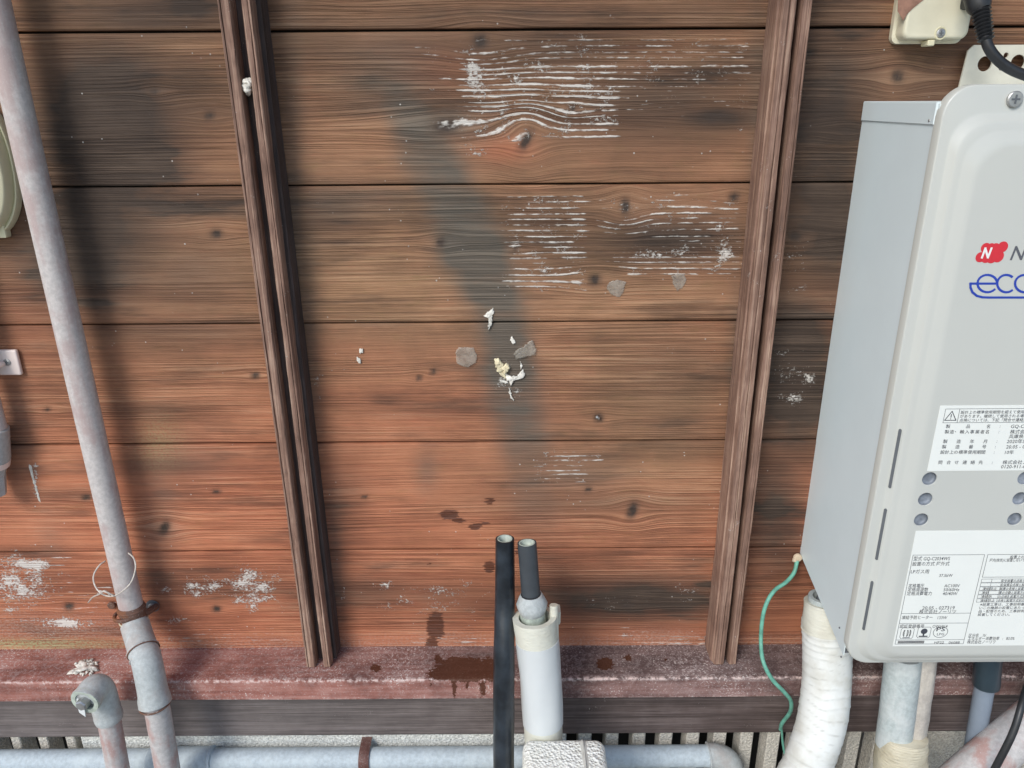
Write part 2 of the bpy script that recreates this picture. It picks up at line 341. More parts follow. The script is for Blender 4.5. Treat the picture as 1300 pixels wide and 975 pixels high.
def tube(path, r, n=20, caps=True, rf=None, hollow=None):
    """sweep; r number or list; rf(i_fraction, angle) scales the radius; hollow=(wall, depth) opens the start"""
    path = [Vector(p) for p in path]; m = len(path); R = r if isinstance(r, (list, tuple)) else [r]*m
    vs, fs = [], []; t0 = (path[1]-path[0]).normalized()
    u = t0.cross(Vector((0, -1, .13))); u = u.normalized() if u.length > 1e-3 else Vector((1, 0, 0))
    for i, p in enumerate(path):
        t = (path[min(i+1, m-1)]-path[max(i-1, 0)]).normalized(); u = (u-t*u.dot(t)).normalized(); v = t.cross(u)
        for k in range(n):
            a = 2*math.pi*k/n; rr = R[i]*(rf(i/(m-1), a) if rf else 1)
            vs.append(p+(u*math.cos(a)+v*math.sin(a))*rr)
        if i:
            for k in range(n): fs.append(((i-1)*n+k, (i-1)*n+(k+1) % n, i*n+(k+1) % n, i*n+k))
    if caps:
        fs.append(tuple((m-1)*n+k for k in range(n)))
        if hollow is None: fs.append(tuple(range(n-1, -1, -1)))
        else:
            wall, depth = hollow; b = len(vs); c = path[0]
            for sc, dp in ((1-wall/R[0], 0), (1-wall/R[0]*1.15, depth)):
                for k in range(n): vs.append(c+(vs[k]-c)*sc+t0*dp)
            for k in range(n):
                fs.append((k, b+k, b+(k+1) % n, (k+1) % n)); fs.append((b+k, b+n+k, b+n+(k+1) % n, b+(k+1) % n))
            fs.append(tuple(b+n+k for k in range(n)))
    return vs, fs
def blob(c, rx, ry, rz, jit=.25, seed=0, sub=2):
    bm = bmesh.new(); bmesh.ops.create_icosphere(bm, subdivisions=sub, radius=1); c = Vector(c)
    vs = []
    for v in bm.verts:
        k = 1+jit*2*mn.noise(v.co*1.7+Vector((seed*3.1, seed, 0))); vs.append(c+Vector((v.co.x*rx*k, v.co.y*ry*k, v.co.z*rz*k)))
    fs = [[v.index for v in f.verts] for f in bm.faces]; bm.free(); return vs, fs
def turn(c, ax, prof, n=24, cap0=False, cap1=False):
    '''turned shape: prof = (height along ax, radius) rings'''
    c = Vector(c); ax = Vector(ax).normalized(); u = ax.cross(Vector((0, -1, .13))).normalized(); v = ax.cross(u)
    return loft([[c+ax*h+(u*math.cos(2*math.pi*k/n)+v*math.sin(2*math.pi*k/n))*r for k in range(n)] for h, r in prof], cap0, cap1)
def disc(c, r, h, n=20, axis='y', inner=None):
    """short cylinder standing out of the wall"""
    c = Vector(c); return tube([c, c+Vector((0, -h*.8, 0)), c+Vector((0, -h, 0))], [r, r, r*.88], n)
def screw(c, r, h, parent, mat='steel', name='screw'):
    o = obj(name, disc(c, r, h, 20), mat, parent, True, sharp=35)
    cx, cz = c[0], c[2]; y = -c[1]+h
    cr = join(rbox(cx-r*.55, cx+r*.55, y-.0002, y+.0003, cz-r*.12, cz+r*.12, 0), rbox(cx-r*.12, cx+r*.12, y-.0002, y+.00035, cz-r*.55, cz+r*.55, 0))
    obj('screw_recess', cr, 'slot', o)
    return o
def rring(x0, x1, z0, z1, r, q, n=8):
    out = []
    for (cx, cz, a0) in ((x1-r, z1-r, 0), (x0+r, z1-r, 90), (x0+r, z0+r, 180), (x1-r, z0+r, 270)):
        for k in range(n+1):
            a = math.radians(a0+90*k/n); out.append(Vector((cx+r*math.cos(a), -q, cz+r*math.sin(a))))
    return out
def loft(rings, capfirst=False, caplast=True):
    n = len(rings[0]); vs = [v for r in rings for v in r]; fs = []
    for i in range(1, len(rings)):
        for k in range(n): fs.append(((i-1)*n+k, (i-1)*n+(k+1) % n, i*n+(k+1) % n, i*n+k))
    if caplast: fs.append(tuple((len(rings)-1)*n+k for k in range(n)))
    if capfirst: fs.append(tuple(range(n-1, -1, -1)))
    return vs, fs

# ------------------------------------------------------------------ fields of wear, tone and painted shade on the planks (positions as read off the wall)
def g2(px, py, x, y, rx, ry, p=2.): return np.exp(-(((px-x)/rx)**2+((py-y)/ry)**2)**(p/2))
def capsule(px, py, pts, wid, soft):
    best = np.zeros_like(px)
    for (a, b) in zip(pts[:-1], pts[1:]):
        ax, ay, wa, ia = a; bx, by, wb, ib = b
        dx, dy = bx-ax, by-ay; t = np.clip(((px-ax)*dx+(py-ay)*dy)/(dx*dx+dy*dy), 0, 1)
        d = np.hypot(px-ax-t*dx, py-ay-t*dy); w_ = (wa+(wb-wa)*t)*wid; i_ = ia+(ib-ia)*t
        v = i_/(1+np.exp(np.clip((d-w_)/(soft), -30, 30))); best = np.maximum(best, v)
    return best
def boxm(px, py, x0, x1, y0, y1, sx=6, sy=4):
    sg = lambda v, s: 1/(1+np.exp(np.clip(-v/s, -30, 30)))
    return sg(px-x0, sx)*sg(x1-px, sx*.35)*sg(py-y0, sy)*sg(y1-py, sy)
KNOTS = [(196,116,7,6),(266,147,9,7),(275,297,10,8),(324,477,8,6),(110,631,9,5),(209,670,9,14),(275,624,8,4),(463,631,6,3),(560,308,7,8),(655,317,6,4),
 (794,262,8,15),(932,250,9,8),(755,355,11,10),(760,531,8,7),(803,648,9,16),(610,52,13,14),(567,160,24,13),(668,178,9,20),(727,137,7,6),(907,147,22,8),
 (410,757,9,5),(88,770,9,7),(275,773,8,6),(795,767,12,9),(1140,97,10,12),(1075,166,9,8),(550,472,6,5),(532,480,5,5),(747,621,6,4),(60,520,6,4),(1010,300,12,10),(460,-20,14,9)]
def plank_fields(X, Z, zc, pid):
    px, py = PX(X, Z)
    g = Z.copy()
    # slow waviness of the rings
    A = np.array([mn.noise(Vector((x*1.3+pid*5.1, z*7+pid, 0)))*.0065+mn.noise(Vector((x*3.5+pid*2.7, z*16, 4)))*.0016 for x, z in zip(X, Z)])
    kn = np.zeros_like(px)
    for (kx, ky, rx, ry) in KNOTS:
        c = P(kx, ky); d2 = ((X-c.x)/(rx*.0034))**2+((Z-c.z)/(ry*.0017))**2
        if d2.min() > 12: continue
        A = A-(Z-c.z)*.80*np.exp(-d2)
        tl = {209: -.5, 668: -.5, 803: -.35, 610: .1, 790: 0}.get(kx, .12*math.sin(kx)); ux = (px-kx)*math.cos(tl)-(py-ky)*math.sin(tl); uy = (px-kx)*math.sin(tl)+(py-ky)*math.cos(tl)
        kk = np.exp(-(ux/rx)**2-(uy/ry)**2); core = np.exp(-(np.abs(ux/(rx*.62))**3)-(np.abs(uy/(ry*.62))**3))
        kn = np.maximum(kn, np.clip(kk*.62+core*.75-.08, 0, 1.15))
    g = g+A
    soot_shade = capsule(px, py, [(478,85,14,.3),(505,125,24,.75),(542,195,36,.9),(580,262,32,1.0),(600,320,40,1.08),(630,380,30,1.08),(642,430,30,1.0),(655,510,32,1.0),(672,590,28,.6),(686,690,28,.15)], 1., 7)
    soot_shade = soot_shade*1.1; soot_shade = np.maximum(soot_shade, .55*g2(px, py, 542, 598, 16, 30)); soot_shade = np.maximum(soot_shade, .5*g2(px, py, 500, 100, 70, 60))
    soot_shade = np.maximum(soot_shade, .6*g2(px, py, 567, 162, 60, 26)); soot_shade = np.maximum(soot_shade, .35*g2(px, py, 440, 250, 120, 22))
    soot_shade = np.maximum(soot_shade, .5*g2(px, py, 720, 600, 70, 26)); soot_shade = np.maximum(soot_shade, .4*g2(px, py, 215, 585, 60, 40))
    for b in ((372,300,16,400,.4),(392,560,14,300,.45),(425,720,12,120,.4),(205,640,26,90,.45),(20,560,26,60,.4),(650,20,90,12,.2),(860,560,40,40,.12),(300,80,12,90,.35),(65,690,20,40,.3),(962,200,14,220,.45),(935,450,10,200,.3)):  # tall strips beside the battens paint in corner shade together with dirt
        soot_shade = np.maximum(soot_shade, b[4]*g2(px, py, *b[:4]))
    grime_tone = np.zeros_like(px)  # grime patches, plus a broad darker tone on upper boards and right band
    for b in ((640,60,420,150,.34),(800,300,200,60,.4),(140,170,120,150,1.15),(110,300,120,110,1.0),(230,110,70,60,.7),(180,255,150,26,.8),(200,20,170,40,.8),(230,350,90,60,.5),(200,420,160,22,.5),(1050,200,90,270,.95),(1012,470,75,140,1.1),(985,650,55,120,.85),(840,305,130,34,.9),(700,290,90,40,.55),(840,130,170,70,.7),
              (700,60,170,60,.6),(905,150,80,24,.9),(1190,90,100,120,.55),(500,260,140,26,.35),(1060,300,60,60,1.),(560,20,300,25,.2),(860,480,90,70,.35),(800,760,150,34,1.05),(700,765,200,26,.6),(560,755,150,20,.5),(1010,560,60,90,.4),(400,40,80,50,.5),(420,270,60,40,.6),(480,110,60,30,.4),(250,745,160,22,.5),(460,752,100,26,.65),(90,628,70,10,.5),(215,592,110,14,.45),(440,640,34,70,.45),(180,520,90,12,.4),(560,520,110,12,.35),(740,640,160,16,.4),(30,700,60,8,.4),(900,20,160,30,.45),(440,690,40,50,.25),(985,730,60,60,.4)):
        grime_tone = np.maximum(grime_tone, b[4]*g2(px, py, *b[:4]))
    red = np.clip((py-330)/420, 0, 1)*.75+.12
    for b in ((250,640,300,90,.5),(120,780,200,60,.35),(40,400,50,100,.35),(560,90,60,30,.5),(640,190,40,18,.6),(480,190,90,50,.15),(600,520,160,40,.35),(560,790,160,26,.4),(640,190,50,20,.3),(850,200,100,30,.15),(1050,400,60,40,.25),(1010,640,60,60,.5),(230,200,70,60,.15)):
        red = red+b[4]*g2(px, py, *b[:4])
    red = red-.45*g2(px, py, 800, 560, 220, 120)-.3*g2(px, py, 480, 350, 160, 80); red = np.clip(red, 0, 1)
    bl = np.zeros_like(px)
    for b in ((450,175,75,50,.85),(480,372,110,24,.85),(800,385,120,18,.7),(520,640,110,50,.6),(590,655,150,36,.5),(60,600,60,60,.7),(260,670,130,36,1.),(60,680,60,26,.7),(480,690,90,30,.5),(250,570,120,30,.35),(270,200,40,20,.7),(260,395,120,12,.6),(640,220,230,12,.6),(820,520,90,26,.35),(830,610,90,60,.4),(460,20,120,16,.4),(800,210,140,20,.4),(230,60,80,14,.45),
              (500,440,90,14,.3),(900,90,50,60,.25),(700,650,90,30,.3),(220,500,90,14,.5),(440,330,60,14,.5)):
        bl = np.maximum(bl, b[4]*g2(px, py, *b[:4]))
    bl = bl*np.array([.75+.9*mn.noise(Vector((x*5, z*40, pid))) for x, z in zip(X, Z)]); bl = np.clip(bl, 0, 1)
    paint = np.zeros_like(px)
    for (x0, x1, y0, y1, v) in ((578,787,72,178,.95),(600,955,44,112,.66),(520,600,50,84,.5),(640,700,68,130,.55),(540,572,138,170,.5),(760,955,88,150,.4),(540,600,90,125,.5),(640,950,236,246,.4),(400,900,16,30,.2),(930,948,60,232,.42),(640,746,243,335,.82),(760,940,246,304,.66),(640,746,336,370,.98),
                                (775,942,318,354,.78),(905,940,240,340,.5),(680,768,572,592,.95),(676,745,590,612,.85),(985,1012,226,238,.5),(0,90,706,724,.9),(0,150,730,800,.45),(780,900,800,822,.8),(200,385,800,824,.6),(520,630,806,824,.8),(906,1010,226,233,.5),(560,700,355,372,.12),(300,345,-20,40,.1),(850,940,300,330,.6)):
        paint = np.maximum(paint, v*boxm(px, py, x0, x1, y0, y1))
    paint = np.maximum(paint, 1.0*boxm(px, py, 596, 618, 62, 120, 3, 6))
    sp = np.zeros_like(px)
    for b in ((20,740,62,40,1.),(40,716,40,8,1.3),(85,792,46,9,1.1),(320,745,46,30,.95),(250,745,54,16,.85),(560,760,60,30,.55),(640,610,10,6,.6),(650,120,90,60,.35),(318,772,14,9,1.),(225,788,30,12,.6),(600,90,14,34,1.),(1015,365,14,14,.75),(1000,470,26,30,.65),(1003,510,20,14,.8),(1030,480,14,16,.7),(918,318,16,20,1.),
              (850,322,60,12,.7),(1012,325,20,30,.5),(590,312,14,30,.3),(600,190,24,20,.6),(455,452,8,14,.6),(495,770,50,12,.5),(435,752,6,26,.6),(490,745,30,7,.6),(515,765,24,12,.6),(590,740,26,8,.6),(780,765,44,10,.45),(46,610,5,26,1.),(640,480,24,20,.6),(655,498,14,30,.55),(408,300,6,110,.3),(670,130,80,50,.25),(655,595,30,12,.35),
              (940,130,12,70,.5),(30,250,20,12,.7),(60,790,80,26,.4),(345,110,6,60,.5),(350,180,6,60,.35),(405,500,8,60,.45),(870,750,20,20,.5),(640,250,6,10,.4)):
        sp = np.maximum(sp, b[4]*g2(px, py, *b[:4]))
    sp = np.maximum(sp, paint*.5)
    dust = np.clip((py-800)/22, 0, 1)*.6; dust = np.maximum(dust, .65*g2(px, py, 60, 800, 140, 22)); dust = np.maximum(dust, .5*g2(px, py, 570, 812, 60, 12)); dust = np.maximum(dust, .6*g2(px, py, 840, 812, 60, 12))
    moss = .7*g2(px, py, 40, 818, 110, 7)+.25*g2(px, py, 200, 560, 30, 30)
    wet = np.zeros_like(px)
    for b in ((553,795,12,20,1.1),(548,818,8,10,1.),(570,653,14,7,1.),(583,660,10,5,.8),(603,668,10,5,.85),(622,636,9,5,.8),(621,720,8,9,1.),(545,716,5,3,.7),(612,664,14,3,.7),(660,700,10,3,.7)):
        wet = np.maximum(wet, b[4]*g2(px, py, *b[:4], 3.))
    return dict(bleach=bl, g=g, soot_shade=soot_shade, grime_tone=grime_tone, red=red, paint=paint, speck=sp, dust=dust, moss=moss, wet=wet, knot=kn)
def set_attrs(me, d):
    for k, v in d.items():
        at = me.attributes.new(k, 'FLOAT', 'POINT'); at.data.foreach_set('value', np.asarray(v, dtype=np.float32))

# ------------------------------------------------------------------ the wall
XL, XR = -1.9, 2.1
SEAM = [P(650, y).z for y in (37, 234, 409, 561, 697)]
SILLZ = P(650, 820).z
PITCHZ = SEAM[0]-SEAM[1]
wall = thing('timber_wall', 'weathered red brown timber plank wall with ribbed vertical battens behind all the pipes', 'wall', (0, 0, 0))
edges = [SILLZ-.004]+SEAM[::-1]
while edges[-1] < 2.35: edges.append(edges[-1]+PITCHZ)
xs = np.concatenate([np.arange(XL, -.85, .03), np.arange(-.85, .86, .0045), np.arange(.88, XR+.01, .03)])
for i in range(len(edges)-1):
    z0, z1 = edges[i]+.0011, edges[i+1]-.0011
    if i == 0: z0 = edges[0]
    if i in (4, 5): z1 -= .0006
    fine = z0 < 1.62
    X_ = xs if fine else np.arange(XL, XR+.01, .1)
    step = .0045 if fine else .03
    zr = np.linspace(z0+.0018, z1-.0018, int((z1-z0)/step))
    rows = [(z0, .014), (z0, .0018)] + [(z, 0) for z in zr] + [(z1, .0018), (z1, .014)]
    rows[1:2] = [(z0, .0022), (z0+.0006, .0007)]; rows[-2:-1] = [(z1-.0006, .0007), (z1, .0022)]
    VX = np.tile(X_, len(rows)); VZ = np.repeat([r[0] for r in rows], len(X_)).astype(float); VQ = -np.repeat([r[1] for r in rows], len(X_))
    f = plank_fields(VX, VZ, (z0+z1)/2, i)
    off = [0, .0006, -.0004, .0005, -.0003, .0004][i % 6]
    wob = np.array([mn.noise(Vector((x*2.1, i*3.3, 0)))*.0012 for x in X_]); VQ = VQ+np.tile(wob, len(rows))+off-f['knot']*.0008
    edgewob = np.array([mn.noise(Vector((x*7.1, i*5.3, 2)))*.0005 for x in X_])
    VZ2 = VZ+np.tile(edgewob, len(rows))
    n = len(X_); m = len(rows)
    idx = np.arange((m-1)*n).reshape(m-1, n)[:, :-1].ravel()
    faces = np.stack([idx, idx+1, idx+n+1, idx+n], 1)
    me = bpy.data.meshes.new('plank'); me.from_pydata(np.stack([VX, -VQ, VZ2], 1).tolist(), [], faces.tolist()); me.update()
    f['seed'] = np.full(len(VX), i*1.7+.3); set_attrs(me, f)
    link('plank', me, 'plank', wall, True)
obj('backing_board', rbox(XL, XR, -.05, -.0145, SILLZ-.03, 2.35, 0), 'void', wall)

def strip(x0, x1, q0, q1, z0, z1, seed, lean=0., name='strip', parent=None, mat='batten', step=0):
    """one worn timber moulding strip, slightly uneven along its length; step = a quirk along the named side"""
    w_ = x1-x0; prof = [(0, 0), (0, .85), (.06, .97), (.13, 1.), (.24, 1.), (.28, .92), (.33, 1.), (.86, 1.), (.94, .97), (1, .86), (1, 0)] if step <= 0 else \
                       [(0, 0), (0, .86), (.06, .97), (.14, 1.), (.62, 1.), (.66, .93), (.70, 1.), (.87, 1.), (.94, .97), (1, .85), (1, 0)]
    if step == 2: prof = [(0, 0), (0, .80), (.10, .82), (.14, .96), (.2, 1.), (.55, 1.), (.58, .95), (.61, 1.), (.90, 1.), (.96, .97), (1, .88), (1, 0)]
    rows = 150; n = len(prof); vs, fs = [], []
    for i in range(rows+1):
        t = (i/rows); z = z0+(z1-z0)*t
        for k, (u, v) in enumerate(prof):
            j = mn.noise(Vector((z*14, k*2.7, seed)))*.0007+mn.noise(Vector((z*60, k*1.7, seed)))*.0005
            jj = mn.noise(Vector((z*3, 7, seed)))*.0012
            vs.append((x0+u*w_+lean*t+j+jj, -(q0+v*(q1-q0)-abs(j)*1.4*(v > .5)), z))
        if i:
            for k in range(n-1): fs.append(((i-1)*n+k, (i-1)*n+k+1, i*n+k+1, i*n+k))
    fs.append(tuple(range(n))); fs.append(tuple(rows*n+k for k in range(n)))
    return obj(name, (vs, fs), mat, parent, False)
def batten2(top, bot, q, steps, label, seed, flat=False, dep=.4, foot=0.):
    """a base board and its two proud strips; edges given at the photo's top edge and at the foot"""
    zb = SILLZ+.001; zt = 2.3
    if flat: xt, xb, zr = top, bot, zt
    else: xt = [P(x, 0, q).x for x in top]; xb = [P(x, y, q).x for x, y in bot]; zr = P(650, 0, q).z
    k = (zt-zb)/(zr-zb); ln = [(a-b)*k for a, b in zip(xt, xb)]
    def lean_box(x0, x1, l0, l1, q0, q1):
        vs = [(x0, -q0, zb+.001), (x1, -q0, zb+.001), (x1, -q1, zb+.001), (x0, -q1, zb+.001), (x0+l0, -q0, zt), (x1+l1, -q0, zt), (x1+l1, -q1, zt), (x0+l0, -q1, zt)]
        return vs, [(0, 1, 2, 3), (7, 6, 5, 4), (0, 4, 5, 1), (1, 5, 6, 2), (2, 6, 7, 3), (3, 7, 4, 0)]
    base = obj('batten', lean_box(xb[0]+.002, xb[3]-.002+foot, ln[0], ln[3], .0004, q*dep), 'batten_base', wall); base['label'] = label
    for s, (i0, i1) in enumerate(((0, 1), (2, 3))):
        strip(xb[i0], xb[i1], .0009, q, zb, zt, seed+s*3, (ln[i0]+ln[i1])/2, 'strip', base, 'batten', steps[s])
QB = .047
batten2([275, 291, 304, 318], [(387, 838), (400, 838), (409, 838), (419, 838)], QB, (0, 1), 'left ribbed batten with a lump of white droppings', 11, dep=.60, foot=.0075)
batten2([991, 1012, 1020, 1034], [(905, 834), (921, 834), (926, 834), (936, 834)], QB, (2, 1), 'right ribbed batten with the dark groove', 31)
for k in (-1, 1):
    x0 = -1.55 if k < 0 else 1.35; e_ = [x0, x0+.017, x0+.027, x0+.040]
    batten2(e_, e_, QB, (0, 1), 'batten beyond the edge of the photo', 50+k, True)

# sill (drip board)
QS = .074; SB = P(650, 887, QS).z
xsl = np.concatenate([np.arange(XL, -.9, .05), np.arange(-.9, .95, .005), np.arange(1., XR, .05)])
prof = [(-.02, SILLZ)]+[(q, SILLZ-.0008*(q/QS)) for q in np.linspace(0, QS-.0025, 14)]+[(QS-.0008, SILLZ-.0014), (QS, SILLZ-.0035)]+[(QS, z) for z in np.linspace(SILLZ-.0055, SB+.003, 10)]+[(QS, SB+.0015), (QS-.0015, SB), (0, SB)]
VX = np.tile(xsl, len(prof)); VQ = np.repeat([p[0] for p in prof], len(xsl)).astype(float); VZ = np.repeat([p[1] for p in prof], len(xsl)).astype(float)
VQ = VQ+np.array([mn.noise(Vector((x*4, z*30, q*20)))*.0009 for x, z, q in zip(VX, VZ, VQ)])*(VQ > .05)
VZ = VZ+np.array([mn.noise(Vector((x*6, q*30, 3)))*.0007 for x, q in zip(VX, VQ)])
fw = VX*Fw.x+(1-VQ)*Fw.y+(VZ-CAMZ)*Fw.z
spx = 650+F*(VX*Rt.x+(1-VQ)*Rt.y+(VZ-CAMZ)*Rt.z)/fw; spy = 487.5-F*(VX*Up.x+(1-VQ)*Up.y+(VZ-CAMZ)*Up.z)/fw
wet = np.zeros_like(spx)
for b in ((590,850,42,17,1.15),(565,856,26,9,1.),(625,852,24,14,1.),(577,838,14,6,.85),(620,838,10,4,.8),(477,848,8,6,.95),(768,843,12,9,1.05),(797,835,6,5,.9),(845,838,4,3,.7),(600,846,75,20,.36),(577,872,4,18,.9),(612,874,6,14,.75),(593,868,3,9,.7),(548,868,2.5,7,.7),(561,866,2.5,7,.7),(556,836,7,6,.8),(520,826,4,3,.6),(636,874,8,10,.7),(505,838,3,3,.6)):
    wet = np.maximum(wet, b[4]*g2(spx, spy, *b[:4], 3.))
redf = np.clip((700-spx)/480, -.05, 1)*1.0+.18*g2(spx, spy, 600, 876, 200, 16)+.25*(spy > 864)
dustf = np.where(spy < 864, .8, .42); dustf = dustf*(.6+.4*np.array([mn.noise(Vector((x*9, z*30, 1))) for x, z in zip(VX, VZ)]))+.7*np.exp(-((VQ-QS)**2+(VZ-SILLZ)**2)/.003**2)
dustf = np.maximum(dustf, .8*(np.abs(VQ) < .004))
n = len(xsl); m = len(prof); idx = np.arange((m-1)*n).reshape(m-1, n)[:, :-1].ravel()
me = bpy.data.meshes.new('sill_board'); me.from_pydata(np.stack([VX, -VQ, VZ], 1).tolist(), [], np.stack([idx, idx+n, idx+n+1, idx+1], 1).tolist()); me.update()
edgef = np.clip(1.15*np.exp(-((VQ-QS)**2+(VZ-SILLZ+.001)**2)/.0026**2)+.8*np.exp(-((VQ-QS)**2+(VZ-SB)**2)/.002**2), 0, 1)*(wet < .4)
set_attrs(me, dict(edge=edgef, wet=wet, red=redf, dust=np.clip(dustf, 0, 1))); link('sill_board', me, 'sill', wall, False)
# beam below it
QM = .035; BB = P(650, 932.5, QM).z
bz = SB-.001
obj('base_beam', rbox(XL, XR, -.05, QM, BB, bz, .003, 2), 'beam', wall)
# foundation: stucco, vents with slats
found = thing('stucco_foundation', 'pale rough stucco foundation with slatted vent openings under the dark beam', 'foundation', (0, 0, 0))
XA = P(118, 940).x; XB = P(717, 940).x; XC = P(1120, 940).x; XV0 = P(-260, 940).x
FZ = .14
for (a_, b_) in ((XL, XV0), (XA, XB), (XC, XR)):
    obj('stucco_panel', rbox(a_, b_, -.09, .028, FZ, BB+.004, .002, 1), 'stucco' if a_ != XC else 'concrete', found)
obj('footing', rbox(XL, XR, -.09, .03, -.1, FZ+.002, .004, 1), 'concrete', found)
for (a_, b_) in ((XV0, XA), (XB, XC)): obj('vent_cavity', rbox(a_, b_, -.12, -.085, FZ, BB+.004, 0), 'void', found)
def slats(xfirst, xlast, pitch, wdt):
    x = xfirst; proto = None
    while x < xlast:
        if proto is None:
            proto = rbox(-wdt/2, wdt/2, -.012, .023, FZ+.001, BB+.003, .0015, 1)
            o = obj('vent_slat', proto, 'slat', found); me = o.data; o.location.x = x
        else:
            o = bpy.data.objects.new('vent_slat', me); COL.objects.link(o); o.parent = found; o.location = (x, 0, 0)
        x += pitch
x1 = P(35, 943).x; x2 = P(103, 943).x; pt = (x2-x1)/2
k = int((x1-XV0)/pt); slats(x1-k*pt, XA-.005, pt, .0155)
y1 = P(774, 940).x; y2 = P(941, 940).x; pt2 = (y2-y1)/5
slats(y1-pt2*1, XC-.005, pt2, .021)

# eave over the wall, the yard
eave = thing('roof_eave', 'boarded timber eave running above the plank wall', 'eave', (0, 0, 2.35))
for k in range(5): obj('soffit_board', rbox(XL, XR, k*.13-.0, k*.13+.127, 2.352, 2.368, .002, 1), 'soffit', eave)
obj('fascia', rbox(XL, XR, .65, .68, 2.33, 2.47, .003, 1), 'soffit', eave)
bmg = [(-40, -40, 0), (40, -40, 0), (40, .12, 0), (-40, .12, 0)]
bmg = [(-60, -60, 0), (60, -60, 0), (60, 60, 0), (-60, 60, 0)]
gr = obj('ground', (bmg, [(0, 1, 2, 3)]), 'ground', None, org=(0, 0, 0)); gr['kind'] = 'structure'

# ------------------------------------------------------------------ long grey pipe at the left
def polyt(pts, r, n=24, m=8, **k): return tube(spline(pts, m), r, n, **k)
dp = thing('drain_pipe', 'long grey upright pipe clamped to the planks at left, stepping out over the sill', 'pipe', tuple(P(215, 990, .11)))
QP = .042
top = P(63.5, 315, QP); bot = P(166.5, 770, QP); d = (bot-top)/(top.z-bot.z)
up = top-d*(2.3-top.z); RP = .0168
obj('pipe', tube([up.lerp(bot, i/30) for i in range(31)], RP, 28, rf=lambda t, a: 1+.012*math.sin(t*19)), 'pipe_grey', dp, True, sharp=50)
a0 = P(166, 768, QP); a1 = P(171, 792, QP+.002); a2 = P(182, 826, .085); a3 = P(187, 842, .098); a4 = P(197, 893, .112); a5 = P(200, 902, .112); a6 = a5+(P(222, 1030, .112)-a5)*3.2
obj('collar', tube([a0, a0.lerp(a1, .12), a0.lerp(a1, .35), a0.lerp(a1, .42), a0.lerp(a1, .66), a0.lerp(a1, .72), a1], [.0180, .0192, .0192, .0178, .0178, .0192, .0188], 28), 'rust', dp, True, sharp=30)
def hoop(c, ax, r, t, mat, name, par):
    c = Vector(c); ax = Vector(ax).normalized(); u = ax.cross(Vector((0, -1, .13))).normalized(); v = ax.cross(u)
    pts = [c+(u*math.cos(2*math.pi*k/32)+v*math.sin(2*math.pi*k/32))*r for k in range(33)]
    return obj(name, tube(pts, t, 8, caps=False), mat, par, True)
ad = (a1-a0).normalized()
hoop(a0.lerp(a1, .18), ad, .0186, .0016, 'rust', 'clamp_rim', dp); hoop(a0.lerp(a1, .78), ad, .0188, .0017, 'tantape', 'gasket_ring', dp); hoop(a0.lerp(a1, .98), ad, .0188, .0013, 'rust', 'rust_ring', dp)
hoop(a2+(a3-a2).normalized()*.001, (a3-a1), .0216, .0011, 'rust', 'socket_rim', dp); hoop(a2.lerp(a3, .5), (a3-a2), .0212, .0009, 'pipe_pink', 'socket_rim', dp); hoop(a4+(a5-a4).normalized()*.0005, (a5-a4), .0212, .0014, 'rust', 'socket_rim', dp)
obj('offset_fitting', tube(spline([a1-(a1-a0)*.15, a1.lerp(a2, .3), a2], 6), [.0188]*2+[.0202]*9+[.0206, .0206], 28), 'fit', dp, True, sharp=40)
obj('socket', tube(spline([a2.lerp(a1, .05), a3, a4], 8), [.0225, .0222]+[.0206]*12+[.0208, .0224, .0226], 28), 'fit', dp, True, sharp=30)
obj('lower_pipe', tube([a4.lerp(a5, -.4)]+[a5.lerp(a6, i/16) for i in range(17)], .0175, 28), 'pipe_pink', dp, True, sharp=50)
# clamp around the pipe
cb = P(163, 778, QP)
n_ = 24; ring = []
for k in range(n_+1):
    an = math.radians(-100+380*k/n_*.53); ring.append(cb+Vector((math.cos(an)*.0195, -math.sin(an)*.0195, 0)))
clp = join(tube([cb+Vector((.0195*math.cos(a), -.0195*math.sin(a), .003*math.cos(a))) for a in [math.radians(v) for v in range(-30, 212, 10)]], .0028, 8),
           rbox(cb.x+.012, cb.x+.040, .0005, .003, cb.z-.006, cb.z+.010, .0008, 1), rbox(cb.x-.034, cb.x-.012, .0005, .003, cb.z-.004, cb.z+.008, .0008, 1),
           rbox(cb.x+.015, cb.x+.018, .002, QP-.005, cb.z-.004, cb.z+.008, .0008, 1), rbox(cb.x-.018, cb.x-.015, .002, QP-.005, cb.z-.004, cb.z+.008, .0008, 1))
zs_ = P(193, 769, .002).z
clp = join(tube([cb+Vector((.0195*math.cos(a), -.0195*math.sin(a), .003*math.cos(a))) for a in [math.radians(v) for v in range(-30, 212, 10)]], .0028, 8),
           tube(spline([cb+Vector((.017, .010, -.001)), Vector((cb.x+.020, -.030, (cb.z+zs_)/2)), Vector((cb.x+.024, -.006, zs_+.002))], 6), [.0050]*13, 8),
           tube(spline([cb+Vector((-.017, .010, -.001)), Vector((cb.x-.020, -.030, (cb.z+zs_)/2)), Vector((cb.x-.026, -.005, zs_))], 6), .0035, 8))
cl = obj('clamp', clp, 'rust', dp, True, sharp=35)
sx = P(194, 769, .003); obj('washer', disc((sx.x, -.003, sx.z), .0105, .0015, 24), 'slot', cl, True, sharp=35)
obj('screw', disc((sx.x, -.0045, sx.z), .006, .003, 20), 'steel', cl, True, sharp=35)
sx = P(142, 768, .003); obj('screw', disc((sx.x, -.003, sx.z), .006, .003, 20), 'rust', cl, True, sharp=35)
